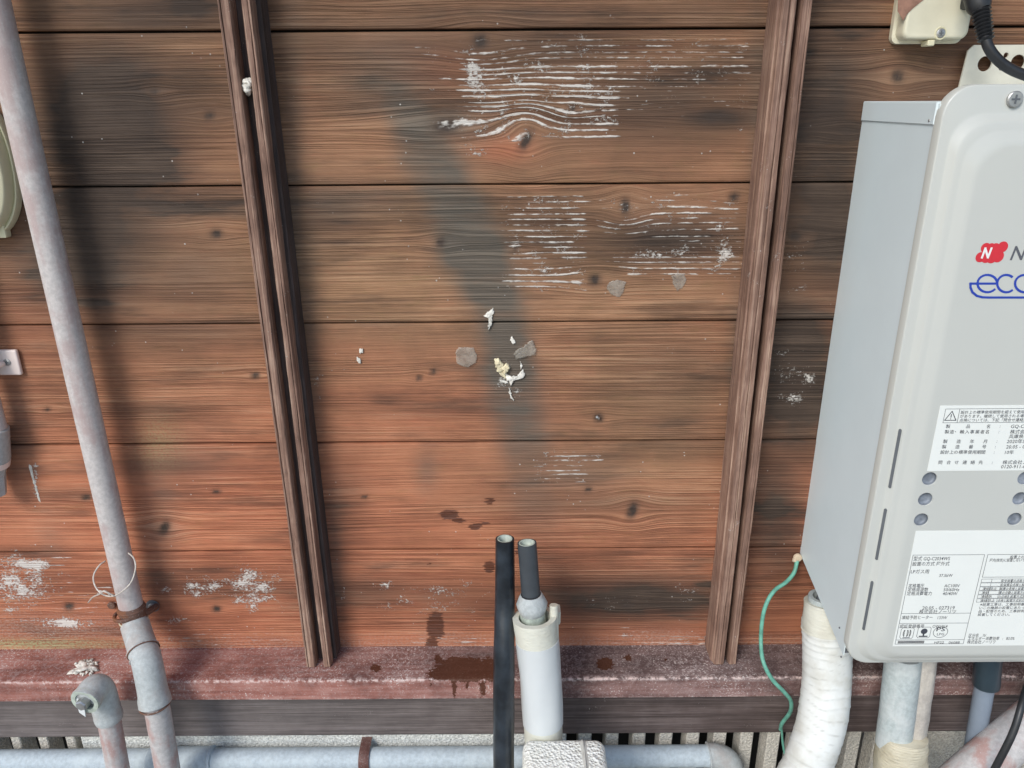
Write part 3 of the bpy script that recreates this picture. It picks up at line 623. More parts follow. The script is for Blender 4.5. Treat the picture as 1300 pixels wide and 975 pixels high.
# wire tied round it
wp = [(163,702,.05),(170,709,.062),(172,722,.072),(166,740,.078),(152,753,.08),(140,757,.076),(128,753,.07),(120,742,.06),(119,730,.05),(126,718,.04),(134,712,.03)]
wp2 = [(163,702,.05),(150,700,.02)]
wire = tag(obj('tie_wire', join(tube(spline([P(*p) for p in wp], 6), .0011, 8), tube(spline([P(140,756,.077), P(133,750,.08), P(127,754,.078), P(118,758,.06), P(112,765,.02)], 6), .0010, 8), tube(spline([P(146,757,.079), P(136,752,.082), P(126,750,.078)], 5), .0010, 8)), 'wire', None, True),
           'thin pale wire looped loosely round the grey pipe above its rusty clamp', 'wire')
# short pipe with elbow
ep = thing('elbow_pipe', 'short grey pipe rising to a plugged elbow, left of the drain pipe', 'pipe', tuple(P(155, 990, .115)))
e0 = P(137, 905, .112)+(P(156, 1010, .112)-P(137, 905, .112))*3.2; e1 = P(137, 905, .112); e2 = P(130, 884, .112)
obj('pipe', tube([e1.lerp(e0, i/6) for i in range(7)], .0158, 26), 'pipe_pink', ep, True, sharp=50)
e3 = P(124, 868, .118); e4 = P(114, 880, .143)
obj('elbow', tube(spline([P(139, 913, .112), P(134, 896, .112), P(128, 877, .117), P(120, 874, .131), P(109, 889, .150)], 6), [.0188, .0196, .0198]+[.0192]*19+[.0196, .0206, .0206], 26), 'fit', ep, True, sharp=35)
q0 = P(109, 889, .150); dirn = (P(109, 889, .150)-P(119, 877, .133)).normalized()
obj('tape_flap', (lambda c: ([c+Vector((-.014, .004, .006)), c+Vector((-.006, -.004, -.022)), c+Vector((.004, -.008, -.026)), c+Vector((.003, -.004, -.008)), c+Vector((-.014, .006, .006)), c+Vector((-.006, -.0026, -.022)), c+Vector((.004, -.0066, -.026)), c+Vector((.003, -.0026, -.008))],
    [(0, 1, 2, 3), (7, 6, 5, 4), (0, 4, 5, 1), (1, 5, 6, 2), (2, 6, 7, 3), (3, 7, 4, 0)]))(P(104, 886, .150)), 'sleeve', ep)
pg = obj('socket_lip', turn(q0, dirn, [(-.002, .0206), (.003, .0202), (.0032, .0140), (-.006, .0136)]), 'pipe_lip', ep, True, sharp=35)
obj('plug', tube([q0-dirn*.004, q0+dirn*.010, q0+dirn*.012], [.0085, .0085, .007], 6), 'steel', ep, False)
obj('bore', tube([q0-dirn*.006, q0-dirn*.001], [.0160, .0160], 24), 'slot', ep, True, sharp=30)

# cream oval cover, strap and union at the left edge
cc = P(-48, 205, .0); ctr = P(-45, 205, 0); W_, H_ = .068, .098
def oval(w_, h_, q, n=48, ox=0, oz=0):
    return [Vector((ctr.x+ox+w_*math.copysign(abs(math.cos(a))**.9, math.cos(a)), -q, ctr.z+oz+h_*math.copysign(abs(math.sin(a))**.85, math.sin(a)))) for a in [2*math.pi*k/n for k in range(n)]]
ov = tag(obj('vent_cover', loft([oval(W_, H_, .001), oval(W_, H_, .010), oval(W_*.985, H_*.988, .0125), oval(W_*.965, H_*.97, .0125), oval(W_*.955, H_*.965, .0095), oval(W_*.93, H_*.945, .0095), oval(W_*.905, H_*.925, .026), oval(W_*.88, H_*.905, .0285), oval(W_*.4, H_*.5, .0295)]), 'cream', None, True, sharp=60),
     'cream plastic oval cover on the planks at the left edge behind the tall grey pipe', 'wall cover')
ft = P(2, 290, .01); obj('tab', rbox(ft.x-.02, ft.x+.006, .001, .014, ft.z-.012, ft.z+.02, .003, 2), 'cream', ov)
us = thing('saddled_pipe', 'thin grey upright pipe at the left edge with white saddle and zinc union', 'pipe', tuple(P(-14, 600, .03)))
pc = P(-10, 520, .028)
obj('pipe', tube([Vector((pc.x, -.028, 1.28)), Vector((pc.x, -.028, P(0, 545, .03).z))], .0125, 20), 'pipe_grey', us, True, sharp=40)
s0 = P(10, 460, 0); zt, zb_ = P(0, 444, .005).z, P(0, 476, .005).z; xr = P(23, 460, .008).x
sad = obj('saddle', join(rbox(pc.x-.045, xr, .001, .0075, zb_, zt, .0028, 3), tube([Vector((pc.x-.018*math.cos(a), -.010-.026*math.sin(a), (zt+zb_)/2)) for a in [math.pi*k/10 for k in range(11)]], .0035, 8)), 'whiteplas', us, True, sharp=40)
screw(Vector((P(9, 460, .008).x, -.0073, P(9, 460, .008).z)), .0048, .0018, sad)
un = [P(-10, y, .028) for y in (534, 541, 543, 580, 583, 590, 592, 604)]
obj('rusty_thread', tube([un[0], un[1]], [.0135, .0155], 24), 'rust', us, True, sharp=40)
obj('union_nut', tube([un[1], un[2], un[3], un[4]], [.0175, .0205, .0225, .0215], 24), 'fit', us, True, sharp=40)
obj('union_ring', tube([un[4], un[5]], [.0222, .0215], 24), 'whiteplas', us, True, sharp=40)
obj('union_tail', tube([un[5], un[6], un[7], un[7]+Vector((0, 0, -.03))], [.018, .0185, .017, .012], 8), 'fit', us, False)

# ------------------------------------------------------------------ horizontal pipe at the foot
hp = thing('horizontal_pipe', 'pale blue grey pipe running level along the foundation, ending in an elbow', 'pipe', tuple(P(450, 962, .045)))
QH = .050; RH = .0170
zc = P(450, 962.5, QH).z
h0 = Vector((XL+.05, -QH, zc-.001)); h1 = Vector((P(900, 957, QH).x, -QH, zc))
obj('pipe', tube([h0.lerp(h1, i/20) for i in range(21)], RH, 28), 'pipe_blue', hp, True, sharp=50)
xa, xb = P(60, 960, QH).x, P(270, 960, QH).x
obj('coupling', tube([Vector((P(196, 960, QH).x-.01, -QH, zc)), Vector((P(196, 960, QH).x-.008, -QH, zc)), Vector((xb-.006, -QH, zc)), Vector((xb-.004, -QH, zc)), Vector((xb, -QH, zc)), Vector((xb+.001, -QH, zc))], [.0175, .0195, .0195, .0208, .0208, .0175], 28), 'pipe_blue', hp, True, sharp=30)
xe = P(899, 957, QH).x
obj('elbow', tube(spline([Vector((xe, -QH, zc)), Vector((xe+.012, -QH, zc)), Vector((xe+.032, -QH, zc-.010)), Vector((xe+.042, -QH, zc-.032)), Vector((xe+.042, -QH, zc-.055))], 6), [.0212, .0212, .0200, .0196]+[.0192]*17+[.0198, .0205, .0205, .0205], 28), 'fit', hp, True, sharp=30)
obj('down_pipe', tube([Vector((xe+.042, -QH, zc-.05)), Vector((xe+.042, -QH, .03))], .017, 24), 'fit', hp, True, sharp=40)
st = P(468, 940, .02)
def strap_path():
    c = Vector((st.x, -QH, zc)); pts = [Vector((st.x, -.024, P(468, 933, .024).z)), Vector((st.x, -.025, zc+.022))]
    pts += [c+Vector((0, -(.0185*math.sin(a)), .0185*math.cos(a))) for a in [math.radians(v) for v in range(0, 181, 15)]]
    pts += [Vector((st.x, -.025, zc-.022)), Vector((st.x, -.024, zc-.036))]; return pts
sp_ = strap_path(); vs, fs = [], []
for i, p in enumerate(sp_):
    wd = .0098 if i in (0, len(sp_)-1) else .0082
    nrm = Vector((0, -1, 0)) if i < 2 or i > len(sp_)-3 else (p-Vector((st.x, -QH, zc))).normalized()
    for (sx_, h) in ((-1, 0), (-1, 1), (-.45, 1.7), (.45, 1.7), (1, 1), (1, 0)): vs.append(p+Vector((sx_*wd, 0, 0))+nrm*(h*.0016))
    if i:
        for k in range(6): fs.append(((i-1)*6+k, (i-1)*6+(k+1) % 6, i*6+(k+1) % 6, i*6+k))
fs.append(tuple(range(6))); fs.append(tuple((len(sp_)-1)*6+k for k in range(6)))
strap_o = obj('pipe_strap', (vs, fs), 'brown_strap', hp); strap_o['label'] = 'brown painted strap holding the level pipe'
obj('nail', disc((st.x, -.0255, P(468, 937, .026).z), .0032, .0015, 14), 'rust', strap_o, True, sharp=35)
nl = P(277, 946, .024); obj('nail', disc((nl.x, -.022, nl.z), .003, .003, 12), 'rust', found, True, sharp=35)

# ------------------------------------------------------------------ pipes standing in the middle
bp = thing('black_pipe', 'black sleeved pipe with open top, the left one of the middle pair', 'pipe', tuple(P(640, 1000, .16)))
b0 = P(641, 684, .100); b1 = P(641, 760, .108); b2 = P(640, 850, .135); b3 = P(640, 1030, .160); b4 = Vector((b3.x, b3.y, .02))
pth = spline([b0, b1, b2, b3, b4], 10)
obj('pipe', tube(pth, [.0128+.0022*min(1, i/22) for i in range(len(pth))], 28, hollow=(.0022, .035), rf=lambda t, a: 1+.02*math.sin(a*3+1)*min(1, t*2)+.012*math.sin(t*60+a)*(t > .3)), 'blackpipe', bp, True, sharp=50)
obj('lining_lip', turn(b0, (0, 0, 1), [(-.001, .0104), (.0006, .0101), (.0004, .0086), (-.034, .0080)]), 'pipe_lip', bp, True)
wpj = thing('lagged_pipe', 'charcoal open pipe with zinc nut rising from white foam lagging, right of the black pipe', 'pipe', tuple(P(690, 990, .12)))
c0 = P(669, 689, .11); c1 = P(674, 756, .118)
obj('pipe', tube([c0.lerp(c1, i/8) for i in range(10)], .0128, 28, hollow=(.0018, .04)), 'darkpipe', wpj, True, sharp=50)
ax = (c1-c0).normalized()
obj('lining_lip', turn(c0, -ax, [(-.001, .0110), (.0006, .0107), (.0004, .0090), (-.034, .0085)]), 'pipe_lip', wpj, True)
obj('end_ring', tube([c1-ax*.003, c1+ax*.001], [.0137, .0137], 28), 'rubber', wpj, True, sharp=30)
k0 = P(674.5, 756, .118); k1 = P(677, 790, .120); kd = (k1-k0).normalized(); kl = (k1-k0).length
obj('nut', tube([k0-kd*.002, k0+kd*.003, k0+kd*.012, k0+kd*.020, k0+kd*.028], [.0150, .0178, .0215, .0203, .0165], 12), 'fit', wpj, True, sharp=60)
obj('nut_collar', tube([k0+kd*.027, k0+kd*.05], [.0175, .0175], 24), 'pipe_lip', wpj, True, sharp=40)
l0 = P(679, 783, .125); l1 = P(687, 870, .135); l2 = P(692, 985, .148)
lp = spline([l0, l1, l2], 12)
obj('lagging', tube(lp, [.0298-.0004*i/24*8 for i in range(len(lp))], 36, hollow=(.008, .05), rf=lambda t, a: 1+.025*mn.noise(Vector((math.cos(a)*2, math.sin(a)*2, t*7)))+.03*max(0, math.cos(a-.3))*max(0, 1-t*6)), 'wraptop', wpj, True, sharp=50)
s1 = [lp[i] for i in range(len(lp))]; i0, i1 = 4, 18
obj('smooth_sleeve', tube(s1[i0:i1], [.0300-.0001*i for i in range(i1-i0)], 36, rf=lambda t, a: 1+.03*mn.noise(Vector((math.cos(a)*2, math.sin(a)*2, t*3)))), 'sleeve', wpj, True, sharp=50)
fl = P(708, 782, .10); obj('lagging_flap', join(rbox(fl.x-.008, fl.x+.004, .085, .105, fl.z-.012, fl.z+.010, .003, 2), tube([P(703, 768, .12), P(704, 810, .13)], .006, 10)), 'wraptop', wpj, True, sharp=40)
# foam block
fb = thing('foam_block', 'white dimpled foam lagging block with clear tape, below the lagged pipe', 'pipe lagging', tuple(P(718, 1000, .16)))
def foam_mesh(x0, x1, q0, q1, z0, z1, r, amp, seed):
    bm = bmesh.new(); bmesh.ops.create_cube(bm, size=1)
    for v in bm.verts: v.co = Vector((x0 if v.co.x < 0 else x1, -q0 if v.co.y > 0 else -q1, z0 if v.co.z < 0 else z1))
    bmesh.ops.bevel(bm, geom=list(bm.edges), offset=r, segments=5, affect='EDGES', profile=.5)
    bmesh.ops.triangulate(bm, faces=bm.faces)
    bmesh.ops.subdivide_edges(bm, edges=[e for e in bm.edges if e.calc_length() > .02], cuts=4, use_grid_fill=True)
    vs = [v.co+v.co.normalized()*0+Vector((mn.noise(v.co*40+Vector((seed, 0, 0))), mn.noise(v.co*40+Vector((0, seed, 5))), mn.noise(v.co*40+Vector((9, 0, seed)))))*amp for v in bm.verts]
    bm.verts.index_update(); fs = [[v.index for v in f.verts] for f in bm.faces]; bm.free(); return vs, fs
zf = P(700, 942, .178).z; fx0 = P(664, 960, .23).x; fx1 = P(775, 960, .23).x
obj('foam', foam_mesh(fx0, fx1, .168, .262, zf-.22, zf, .013, .0012, 3), 'foam', fb, True)
tx0, tx1 = P(731, 960, .2).x, P(753, 960, .2).x
obj('tape_band', foam_mesh(tx0, tx1, .167, .2632, zf-.221, zf+.0012, .013, .0006, 6), 'tape', fb, True)

# ------------------------------------------------------------------ water heater
ht = thing('water_heater', 'boxy pale grey wall mounted gas water heater with stickers on its front', 'water heater', (.65, -.09, .8))
HX0 = .4335; HX1 = HX0+.40; QF = .176; QC = .186
zt0 = P(1097, 131, .0).z; zb0 = P(1015, 702, .0).z; zbF = P(1078, 832, QF).z
poly = [(0.0, zt0), (QF, zt0), (QF, zbF), (.0, zb0)]
def side(x, th):
    a_ = [Vector((x, -q, z)) for q, z in poly]; b_ = [Vector((x+th, -q, z)) for q, z in poly]
    return a_+b_, [(0, 1, 2, 3), (7, 6, 5, 4), (0, 4, 5, 1), (1, 5, 6, 2), (2, 6, 7, 3), (3, 7, 4, 0)]
sp1 = obj('side_panel', side(HX0, .0012), 'case', ht); obj('side_panel', side(HX1-.0012, .0012), 'case', ht)
obj('bottom_panel', ([Vector((x, -q, z)) for x in (HX0+.0015, HX1-.0015) for q, z in ((.001, zb0+.004), (QF, zbF+.004), (QF, zbF+.006), (.001, zb0+.006))], [(0, 1, 2, 3), (7, 6, 5, 4), (0, 4, 5, 1), (1, 5, 6, 2), (2, 6, 7, 3), (3, 7, 4, 0)]), 'slot', ht)
obj('lid', join(rbox(HX0-.0018, HX1+.0018, .0, QF-.003, zt0-.0205, zt0+.0022, .001, 1)), 'case', ht)
pp = P(1188, 156, QF); obj('rivet', tube([Vector((HX0-.0015, -QF+.012, pp.z+.002)), Vector((HX0-.0026, -QF+.012, pp.z+.002))], [.0016, .0012], 10), 'steel', ht, True)
for (x_, y_) in ((1109, 800), (1073, 826)):
    pp = P(x_-20, y_-30, .15); obj('rivet', tube([Vector((HX0+.0002, -.155 if x_ > 1100 else -.172, P(1075, y_, .16).z)), Vector((HX0-.0010, -.155 if x_ > 1100 else -.172, P(1075, y_, .16).z))], [.0014, .0012], 10), 'slot', ht, True)
ct = P(1215, 107, QC).z; cbz = P(1130, 842, QC).z
def rg(il, it, ib, q, r): return rring(HX0-.001+il, HX1+.001-il, cbz+ib, ct-it, r, q, 9)
rings = [rg(0, 0, 0, QF-.004, .030), rg(0, 0, 0, QC-.0015, .030), rg(.001, .001, .001, QC-.0003, .0295), rg(.002, .002, .002, QC, .029), rg(.0105, .026, .004, QC, .030), rg(.0125, .029, .005, QC+.0008, .031), rg(.0165, .034, .008, QC+.0055, .033),
         rg(.0185, .037, .010, QC+.0068, .034), rg(.023, .042, .013, QC+.0072, .034), rg(.026, .045, .015, QC+.0080, .034), rg(.034, .052, .020, QC+.0118, .033), rg(.038, .056, .024, QC+.0128, .033), rg(.041, .059, .027, QC+.0130, .032)]
QP_ = QC+.0130
holes_px = [(1181, 608), (1175, 634), (1169, 660), (1300, 608), (1294, 634), (1290, 660)]
holes = []
for (x_, y_) in holes_px:
    c = P(x_, y_, QP_); holes.append((c.x, c.z))
# columns straight above one another
xa_ = sum(h[0] for h in holes[:3])/3; xb_ = sum(h[0] for h in holes[3:])/3
holes = [(xa_, h[1]) for h in holes[:3]]+[(xb_, h[1]) for h in holes[:3]]
vs, fs = loft(rings, caplast=False); last = rings[-1]; nl_ = len(last)
HR = .0088; hp_ = [[Vector((hx+HR*math.cos(2*math.pi*k/28), -QP_, hz+HR*math.sin(2*math.pi*k/28))) for k in range(28)] for hx, hz in holes]
tri = tessellate_polygon([[Vector((v.x, v.z, 0)) for v in last]]+[[Vector((v.x, v.z, 0)) for v in h] for h in hp_])
flat = list(last)+[v for h in hp_ for v in h]; b = len(vs); base_last = b-nl_
vs += [v for h in hp_ for v in h]
mp = lambda i: base_last+i if i < nl_ else b+(i-nl_)
fs += [tuple(mp(i) for i in t) for t in tri]
for h in range(len(hp_)):     # pressed-in rims of the holes
    s = b+h*28; e = len(vs); vs += [Vector((v.x, -(QP_-.0012), v.z))+(Vector((holes[h][0], -(QP_-.0012), holes[h][1]))-Vector((v.x, -(QP_-.0012), v.z)))*.06 for v in hp_[h]]
    for k in range(28): fs.append((s+k, s+(k+1) % 28, e+(k+1) % 28, e+k))
cover = obj('front_cover', (vs, fs), 'cover', ht, True, sharp=62)
for hx, hz in holes:
    rr = []
    for (r_, q_) in ((.0086, QP_-.0013), (.0084, QP_-.004), (.0080, QP_-.0052), (.0050, QP_-.0056), (.002, QP_-.0058)):
        rr.append([Vector((hx+r_*math.cos(2*math.pi*k/24), -q_, hz+r_*math.sin(2*math.pi*k/24))) for k in range(24)])
    obj('vent_hole', loft(rr), 'dish', cover, True)
# slots on the pressed edge
n1 = (Vector((HX0-.001+.0125, -(QC+.0008), 0))); n2 = (Vector((HX0-.001+.0165, -(QC+.0055), 0))); sl = (n2-n1).normalized(); nn = Vector((sl.y, -sl.x, 0)); nn = nn if nn.y < 0 else -nn
for (ya, yb) in ((545, 620), (646, 711), (738, 800)):
    za, zb__ = P(1120, ya, QC+.004).z, P(1110, yb, QC+.004).z; mid = (n1+n2)/2
    for (hw, off, mt_, nm) in ((.0032, .0005, 'inkwhite', 'slot_rim'), (.0018, .0010, 'slot', 'slot')):
        ringp = []
        for k in range(20):
            a = 2*math.pi*k/20; zz = (za-hw if math.sin(a) >= 0 else zb__+hw)+hw*math.sin(a); ringp.append(mid+sl*(hw*math.cos(a))+Vector((0, 0, zz)))
        back = [p-nn*.002 for p in ringp]; front = [p+nn*off for p in ringp]
        o_ = obj(nm, loft([back, front]), mt_ if nm == 'slot' else 'cover', cover)
screw_p = P(1287, 126, QC); sc_ = screw(Vector((screw_p.x, -QC, screw_p.z)), .0078, .0035, cover)
ps = P(1287, 126, QC)
# mounting bracket on top
bx0 = P(1226, 80, .012).x; bzt = P(1260, 57, .012).z; bx1 = 2*(HX0+.2)-bx0
outer = [(bx0-.004, zt0+.003), (bx1+.004, zt0+.003), (bx1, bzt-.006), (bx1-.004, bzt), (bx0+.006, bzt), (bx0, bzt-.006)]
bh = [(P(1250, 81, .012), .0085), (P(1292, 79, .012), .0085), (P(1271, 86, .012), .0032), (P(1277, 70, .012), .003)]
def holeplate(outer, hs, q0, q1):
    n = 20; hp2 = [[(c.x+r_*math.cos(2*math.pi*k/n), c.z+r_*math.sin(2*math.pi*k/n)) for k in range(n)] for c, r_ in hs]
    loops = [outer]+hp2; tri = tessellate_polygon([[Vector((x, z, 0)) for x, z in l] for l in loops]); flat = [p for l in loops for p in l]; N = len(flat)
    vs = [Vector((x, -q1, z)) for x, z in flat]+[Vector((x, -q0, z)) for x, z in flat]; fs = [tuple(t) for t in tri]+[tuple(i+N for i in t[::-1]) for t in tri]
    s = 0
    for l in loops:
        for k in range(len(l)): a_, b_ = s+k, s+(k+1) % len(l); fs.append((a_, b_, b_+N, a_+N))
        s += len(l)
    return vs, fs
obj('mounting_bracket', holeplate(outer, bh, .0100, .0125), 'bracket', ht)

# --- stickers and print
def text_vf(s, size, bold=False):
    cu = bpy.data.curves.new('t', 'FONT'); cu.body = s; cu.size = 1; cu.resolution_u = 2
    cu.offset = .012 if bold else .004
    o = bpy.data.objects.new('t', cu); COL.objects.link(o)
    bpy.context.view_layer.update(); dg = bpy.context.evaluated_depsgraph_get(); me = bpy.data.meshes.new_from_object(o.evaluated_get(dg))
    vs = [(v.co.x*size, v.co.y*size) for v in me.vertices]; fs = [tuple(p.vertices) for p in me.polygons]
    bpy.data.objects.remove(o); bpy.data.curves.remove(cu); bpy.data.meshes.remove(me); return vs, fs
class Print:
    """flat print laid on a sticker: all glyphs and rules of one colour"""
    def __init__(s, q): s.v = []; s.f = []; s.q = q
    def text(s, body, px, py, h=None, w=None, bold=False):
        """body starts at (px, py=baseline); h = em height in photo px; w = width in photo px"""
        a = P(px, py, s.q); size = a.z*0+(P(px, py-(h or 7), s.q).z-a.z)*1.02
        v, f = text_vf(body, size, bold)
        if not v: return
        x0 = min(p[0] for p in v); x1 = max(p[0] for p in v); k = 1
        if w: k = (P(px+w, py, s.q).x-a.x)/(x1-x0)
        b = len(s.v); s.v += [Vector((a.x+(p[0]-x0)*k, -s.q, a.z+p[1])) for p in v]; s.f += [tuple(i+b for i in t) for t in f]
    def rect(s, ax, ay, bx, by):           # in world x,z
        b = len(s.v); s.v += [Vector((x, -s.q, z)) for x, z in ((ax, ay), (bx, ay), (bx, by), (ax, by))]; s.f.append((b, b+1, b+2, b+3))
    def frame(s, x0, z0, x1, z1, t=.00045):
        s.rect(x0, z0, x1, z0+t); s.rect(x0, z1-t, x1, z1); s.rect(x0, z0+t, x0+t, z1-t); s.rect(x1-t, z0+t, x1, z1-t)
    def line(s, pts, t, closed=False):
        pts = [Vector((p[0], 0, p[1])) for p in pts]; m = len(pts)
        for i in range(m if closed else m-1):
            a, c = pts[i], pts[(i+1) % m]; d = (c-a).normalized(); nrm = Vector((-d.z, 0, d.x))*t/2; d = d*t*.3; b = len(s.v)
            s.v += [Vector((p.x, -s.q, p.z)) for p in (a-nrm-d, c-nrm+d, c+nrm+d, a+nrm-d)]; s.f.append((b, b+1, b+2, b+3))
    def poly(s, pts): b = len(s.v); s.v += [Vector((x, -s.q, z)) for x, z in pts]; s.f.append(tuple(range(b, b+len(pts))))
    def done(s, name, mat, parent):
        o = obj(name, (s.v, s.f), mat, parent); return o
def ww(px, py, q): p = P(px, py, q); return p.x, p.z
SQ = QP_+.0004; PQ = SQ+.00025
x0 = .5*(P(1193, 515, SQ).x+P(1178, 597, SQ).x); zt_, zb_ = P(1200, 515, SQ).z, P(1190, 598, SQ).z; x1 = x0+.205
lab1 = obj('sticker', rbox(x0, x1, QP_+.00005, SQ, zb_, zt_, .0001, 1), 'sticker', cover); lab1['label'] = 'upper sticker with the warning triangle'
pr = Print(PQ)
bxl = P(1199, 526, PQ).x; bxr = P(1217, 526, PQ).x; z1_, z0_ = P(1200, 519, PQ).z, P(1195, 537, PQ).z
pr.frame(bxl, z0_, x1-.006, z1_); pr.rect(bxr, z0_, bxr+.0005, z1_)
mx = (bxl+bxr)/2; tw = (bxr-bxl)*.40; pr.line([(mx-tw, z0_+.0032), (mx+tw, z0_+.0032), (mx, z1_-.003)], .0009, True); pr.rect(mx-.0005, z0_+.0065, mx+.0005, z1_-.0065); pr.rect(mx-.0005, z0_+.0045, mx+.0005, z0_+.0055)
zz = ["設計上の標準使用期間を超えて使用されますと、経年劣化による", "があります。継続して使用される場合は、あんしん点検等の", "点検については、下記「問合せ連絡先」"]
for k, s_ in enumerate(zz): pr.text(s_, 1219.5-k*.9, 525.2+k*5.0, 4.6)
def spaced(pr, s_, xa, xb, py, h):
    for k, ch in enumerate(s_): pr.text(ch, xa+(xb-xa)*k/(len(s_)-1), py, h)
spaced(pr, "製品名", 1200.5, 1252, 543.3, 5.2); spaced(pr, "製造・輸入事業者名", 1199, 1250.5, 550.2, 5.2)
spaced(pr, "製造年月", 1197, 1248, 562.4, 5.2); spaced(pr, "製造番号", 1195.5, 1246.5, 569.2, 5.2); spaced(pr, "設計上の標準使用期間", 1193.5, 1245.5, 576, 5.2); spaced(pr, "問合せ連絡先", 1191, 1242, 589, 5.2)
for (x_, y_) in ((1269, 543), (1267.5, 550), (1265, 562), (1263, 569), (1261.5, 576), (1259, 589)): pr.text(":", x_, y_, 5.5)
pr.text("GQ-C2034WS", 1283, 543.4, 6); pr.text("株式会社ノーリツ", 1282, 550.3, 5.6); pr.text("兵庫県神", 1280.5, 556.3, 5.6); pr.text("2020年5月", 1278, 562.6, 6); pr.text("20.05 - 027319", 1277, 569.4, 6); pr.text("10年", 1275.5, 576.3, 5.6); pr.text("株式会社ノーリツ", 1272.5, 589, 5.6); pr.text("0120-911-0", 1270.5, 594.6, 6)
pr.done('lettering', 'ink', lab1)
# lower sticker
x0 = .5*(P(1161, 674, SQ).x+P(1135, 820, SQ).x); zt_, zb_ = P(1160, 674, SQ).z, P(1140, 820.5, SQ).z
lab2 = obj('sticker', rbox(x0, x1+.004, QP_+.00005, SQ, zb_, zt_, .0001, 1), 'sticker', cover); lab2['label'] = 'lower rating sticker with round marks'
pr = Print(PQ)
fx0 = .5*(P(1159, 705, PQ).x+P(1136, 818, PQ).x); fz1 = P(1160, 704.5, PQ).z; fz0 = P(1140, 818, PQ).z
fx1 = .5*(P(1250, 705, PQ).x+P(1223, 818, PQ).x)
pr.frame(fx0, fz0, fx1, fz1, .0005)
for y_ in (779, 791.5, 812.5): z_ = P(1140, y_, PQ).z; pr.rect(fx0, z_-.00025, fx1, z_+.00025)
pr.text("型式 GQ-C2034WS", 1159.5, 711.5, 6, 46); pr.text("設置の方式 屋外式", 1158, 718, 5.6, 47); pr.text("LPガス用", 1156, 727.8, 5.6, 23); pr.text("37.5kW", 1192, 732.4, 5, 17)
pr.text("定格電圧", 1153, 745.6, 5.2, 20); pr.text("AC100V", 1198.5, 745.6, 5.4, 19.5); pr.text("定格周波数", 1152, 750.6, 5.2, 26); pr.text("50/60Hz", 1197.5, 750.6, 5.4, 20); pr.text("定格消費電力", 1151, 755.6, 5.2, 31.5); pr.text("40/40W", 1196.5, 755.6, 5.4, 18.5)
pr.text("20.05 - 027319", 1170.5, 774, 6, 41); pr.text("株式会社ノーリツ", 1166.5, 779, 5.8, 46.5)
pr.text("凍結予防ヒーター", 1144.5, 786, 5.2, 39); pr.text("133W", 1190, 786, 5.2, 12)
pr.text("認証登録番号", 1142, 797, 5, 31); pr.text("OW1014", 1183.5, 797, 5, 19)
def circle(c, rx, rz, n=28): return [(c[0]+rx*math.cos(2*math.pi*k/n), c[1]+rz*math.sin(2*math.pi*k/n)) for k in range(n)]
c1_ = ww(1151.5, 804, PQ); c2_ = ww(1173, 803, PQ); c3_ = ww(1194, 802.5, PQ)
rr = .0082
for c in (c1_, c2_): pr.line([(c[0]-rr, c[1]-rr*.72), (c[0]-rr, c[1]+rr*.72), (c[0]-rr*.8, c[1]+rr), (c[0]+rr*.8, c[1]+rr), (c[0]+rr, c[1]+rr*.72), (c[0]+rr, c[1]-rr*.72), (c[0]+rr*.8, c[1]-rr), (c[0]-rr*.8, c[1]-rr)], .0005, True)
for k in (-1, 0, 1):
    pr.line([(c1_[0]+k*.0033+.0013*math.cos(a), c1_[1]+.0048*math.sin(a)) for a in [math.radians(v) for v in (range(95, 266, 20) if k < 0 else range(-85, 96, 20))]], .0009)
    pr.line([(c1_[0]+k*.0033, c1_[1]-.005), (c1_[0]+k*.0033, c1_[1]+.005)], .0005)
pr.poly(circle((c2_[0], c2_[1]+.0018), .0042, .0042)); pr.rect(c2_[0]-.0055, c2_[1]-.0068, c2_[0]+.0055, c2_[1]-.0050); pr.rect(c2_[0]-.001, c2_[1]-.005, c2_[0]+.001, c2_[1]-.002)
pr.rect(c1_[0]-.0045, c1_[1]-.0072, c1_[0]+.0045, c1_[1]-.0062)
pr.line(circle(c3_, .0090, .0082), .0006, True)
pr.text("PS", 1188.5, 801.3, 7, 11, True); pr.text("LPG", 1189.3, 806.6, 4.2, 9)
zA = P(1140, 817, PQ).z; zB = P(1140, 813.6, PQ).z; xx = P(1140, 815, PQ).x
for k in range(24): pr.rect(xx+k*.0014, zA, xx+k*.0014+.0010, zB)
pr.text("HF22", 1186, 817.2, 4.2, 12); pr.text("06088", 1204, 817.2, 4.2, 14)
# right half
gx0 = .5*(P(1252.5, 705, PQ).x+P(1247, 733, PQ).x)+.0005; gx1 = x1-.002; gz1 = fz1; gz0 = P(1250, 733, PQ).z
pr.frame(gx0, gz0, gx1, gz1, .0005); pr.text("設置上の注意", 1282, 709, 4.6, 27); pr.text("屋内(換気)に設置しないでください", 1256, 713, 4.6, 60)
for k in range(6):
    ya = 735+k*5.0; yb = ya+4.6; xk = P(1247-k*.95, ya, PQ).x; za_, zb__ = P(1250, ya, PQ).z, P(1250, yb, PQ).z
    pr.frame(gx0, zb__, gx1, za_, .0004)
    for j in (1, 2, 3, 5): pr.rect(gx0+.0125*j, zb__, gx0+.0125*j+.0004, za_)
    pr.text("安全装置の点検と設置方式別の表示項目"[k:k+9], 1271-k, yb-.6, 3.9, 34)
    if k > 1: pr.text("凍結防止"[:2+(k % 3)], 1249-k, yb-.6, 3.9)
for k, s_ in enumerate(["※設置工事は、工事説明書にもとづき正し", "いこの機器の設置にあたっては、必ず専用", "品・配管のため、工事説明書に従って行い", "設置してください。"]): pr.text(s_, 1244-k, 769+k*4.3, 4.0, None)
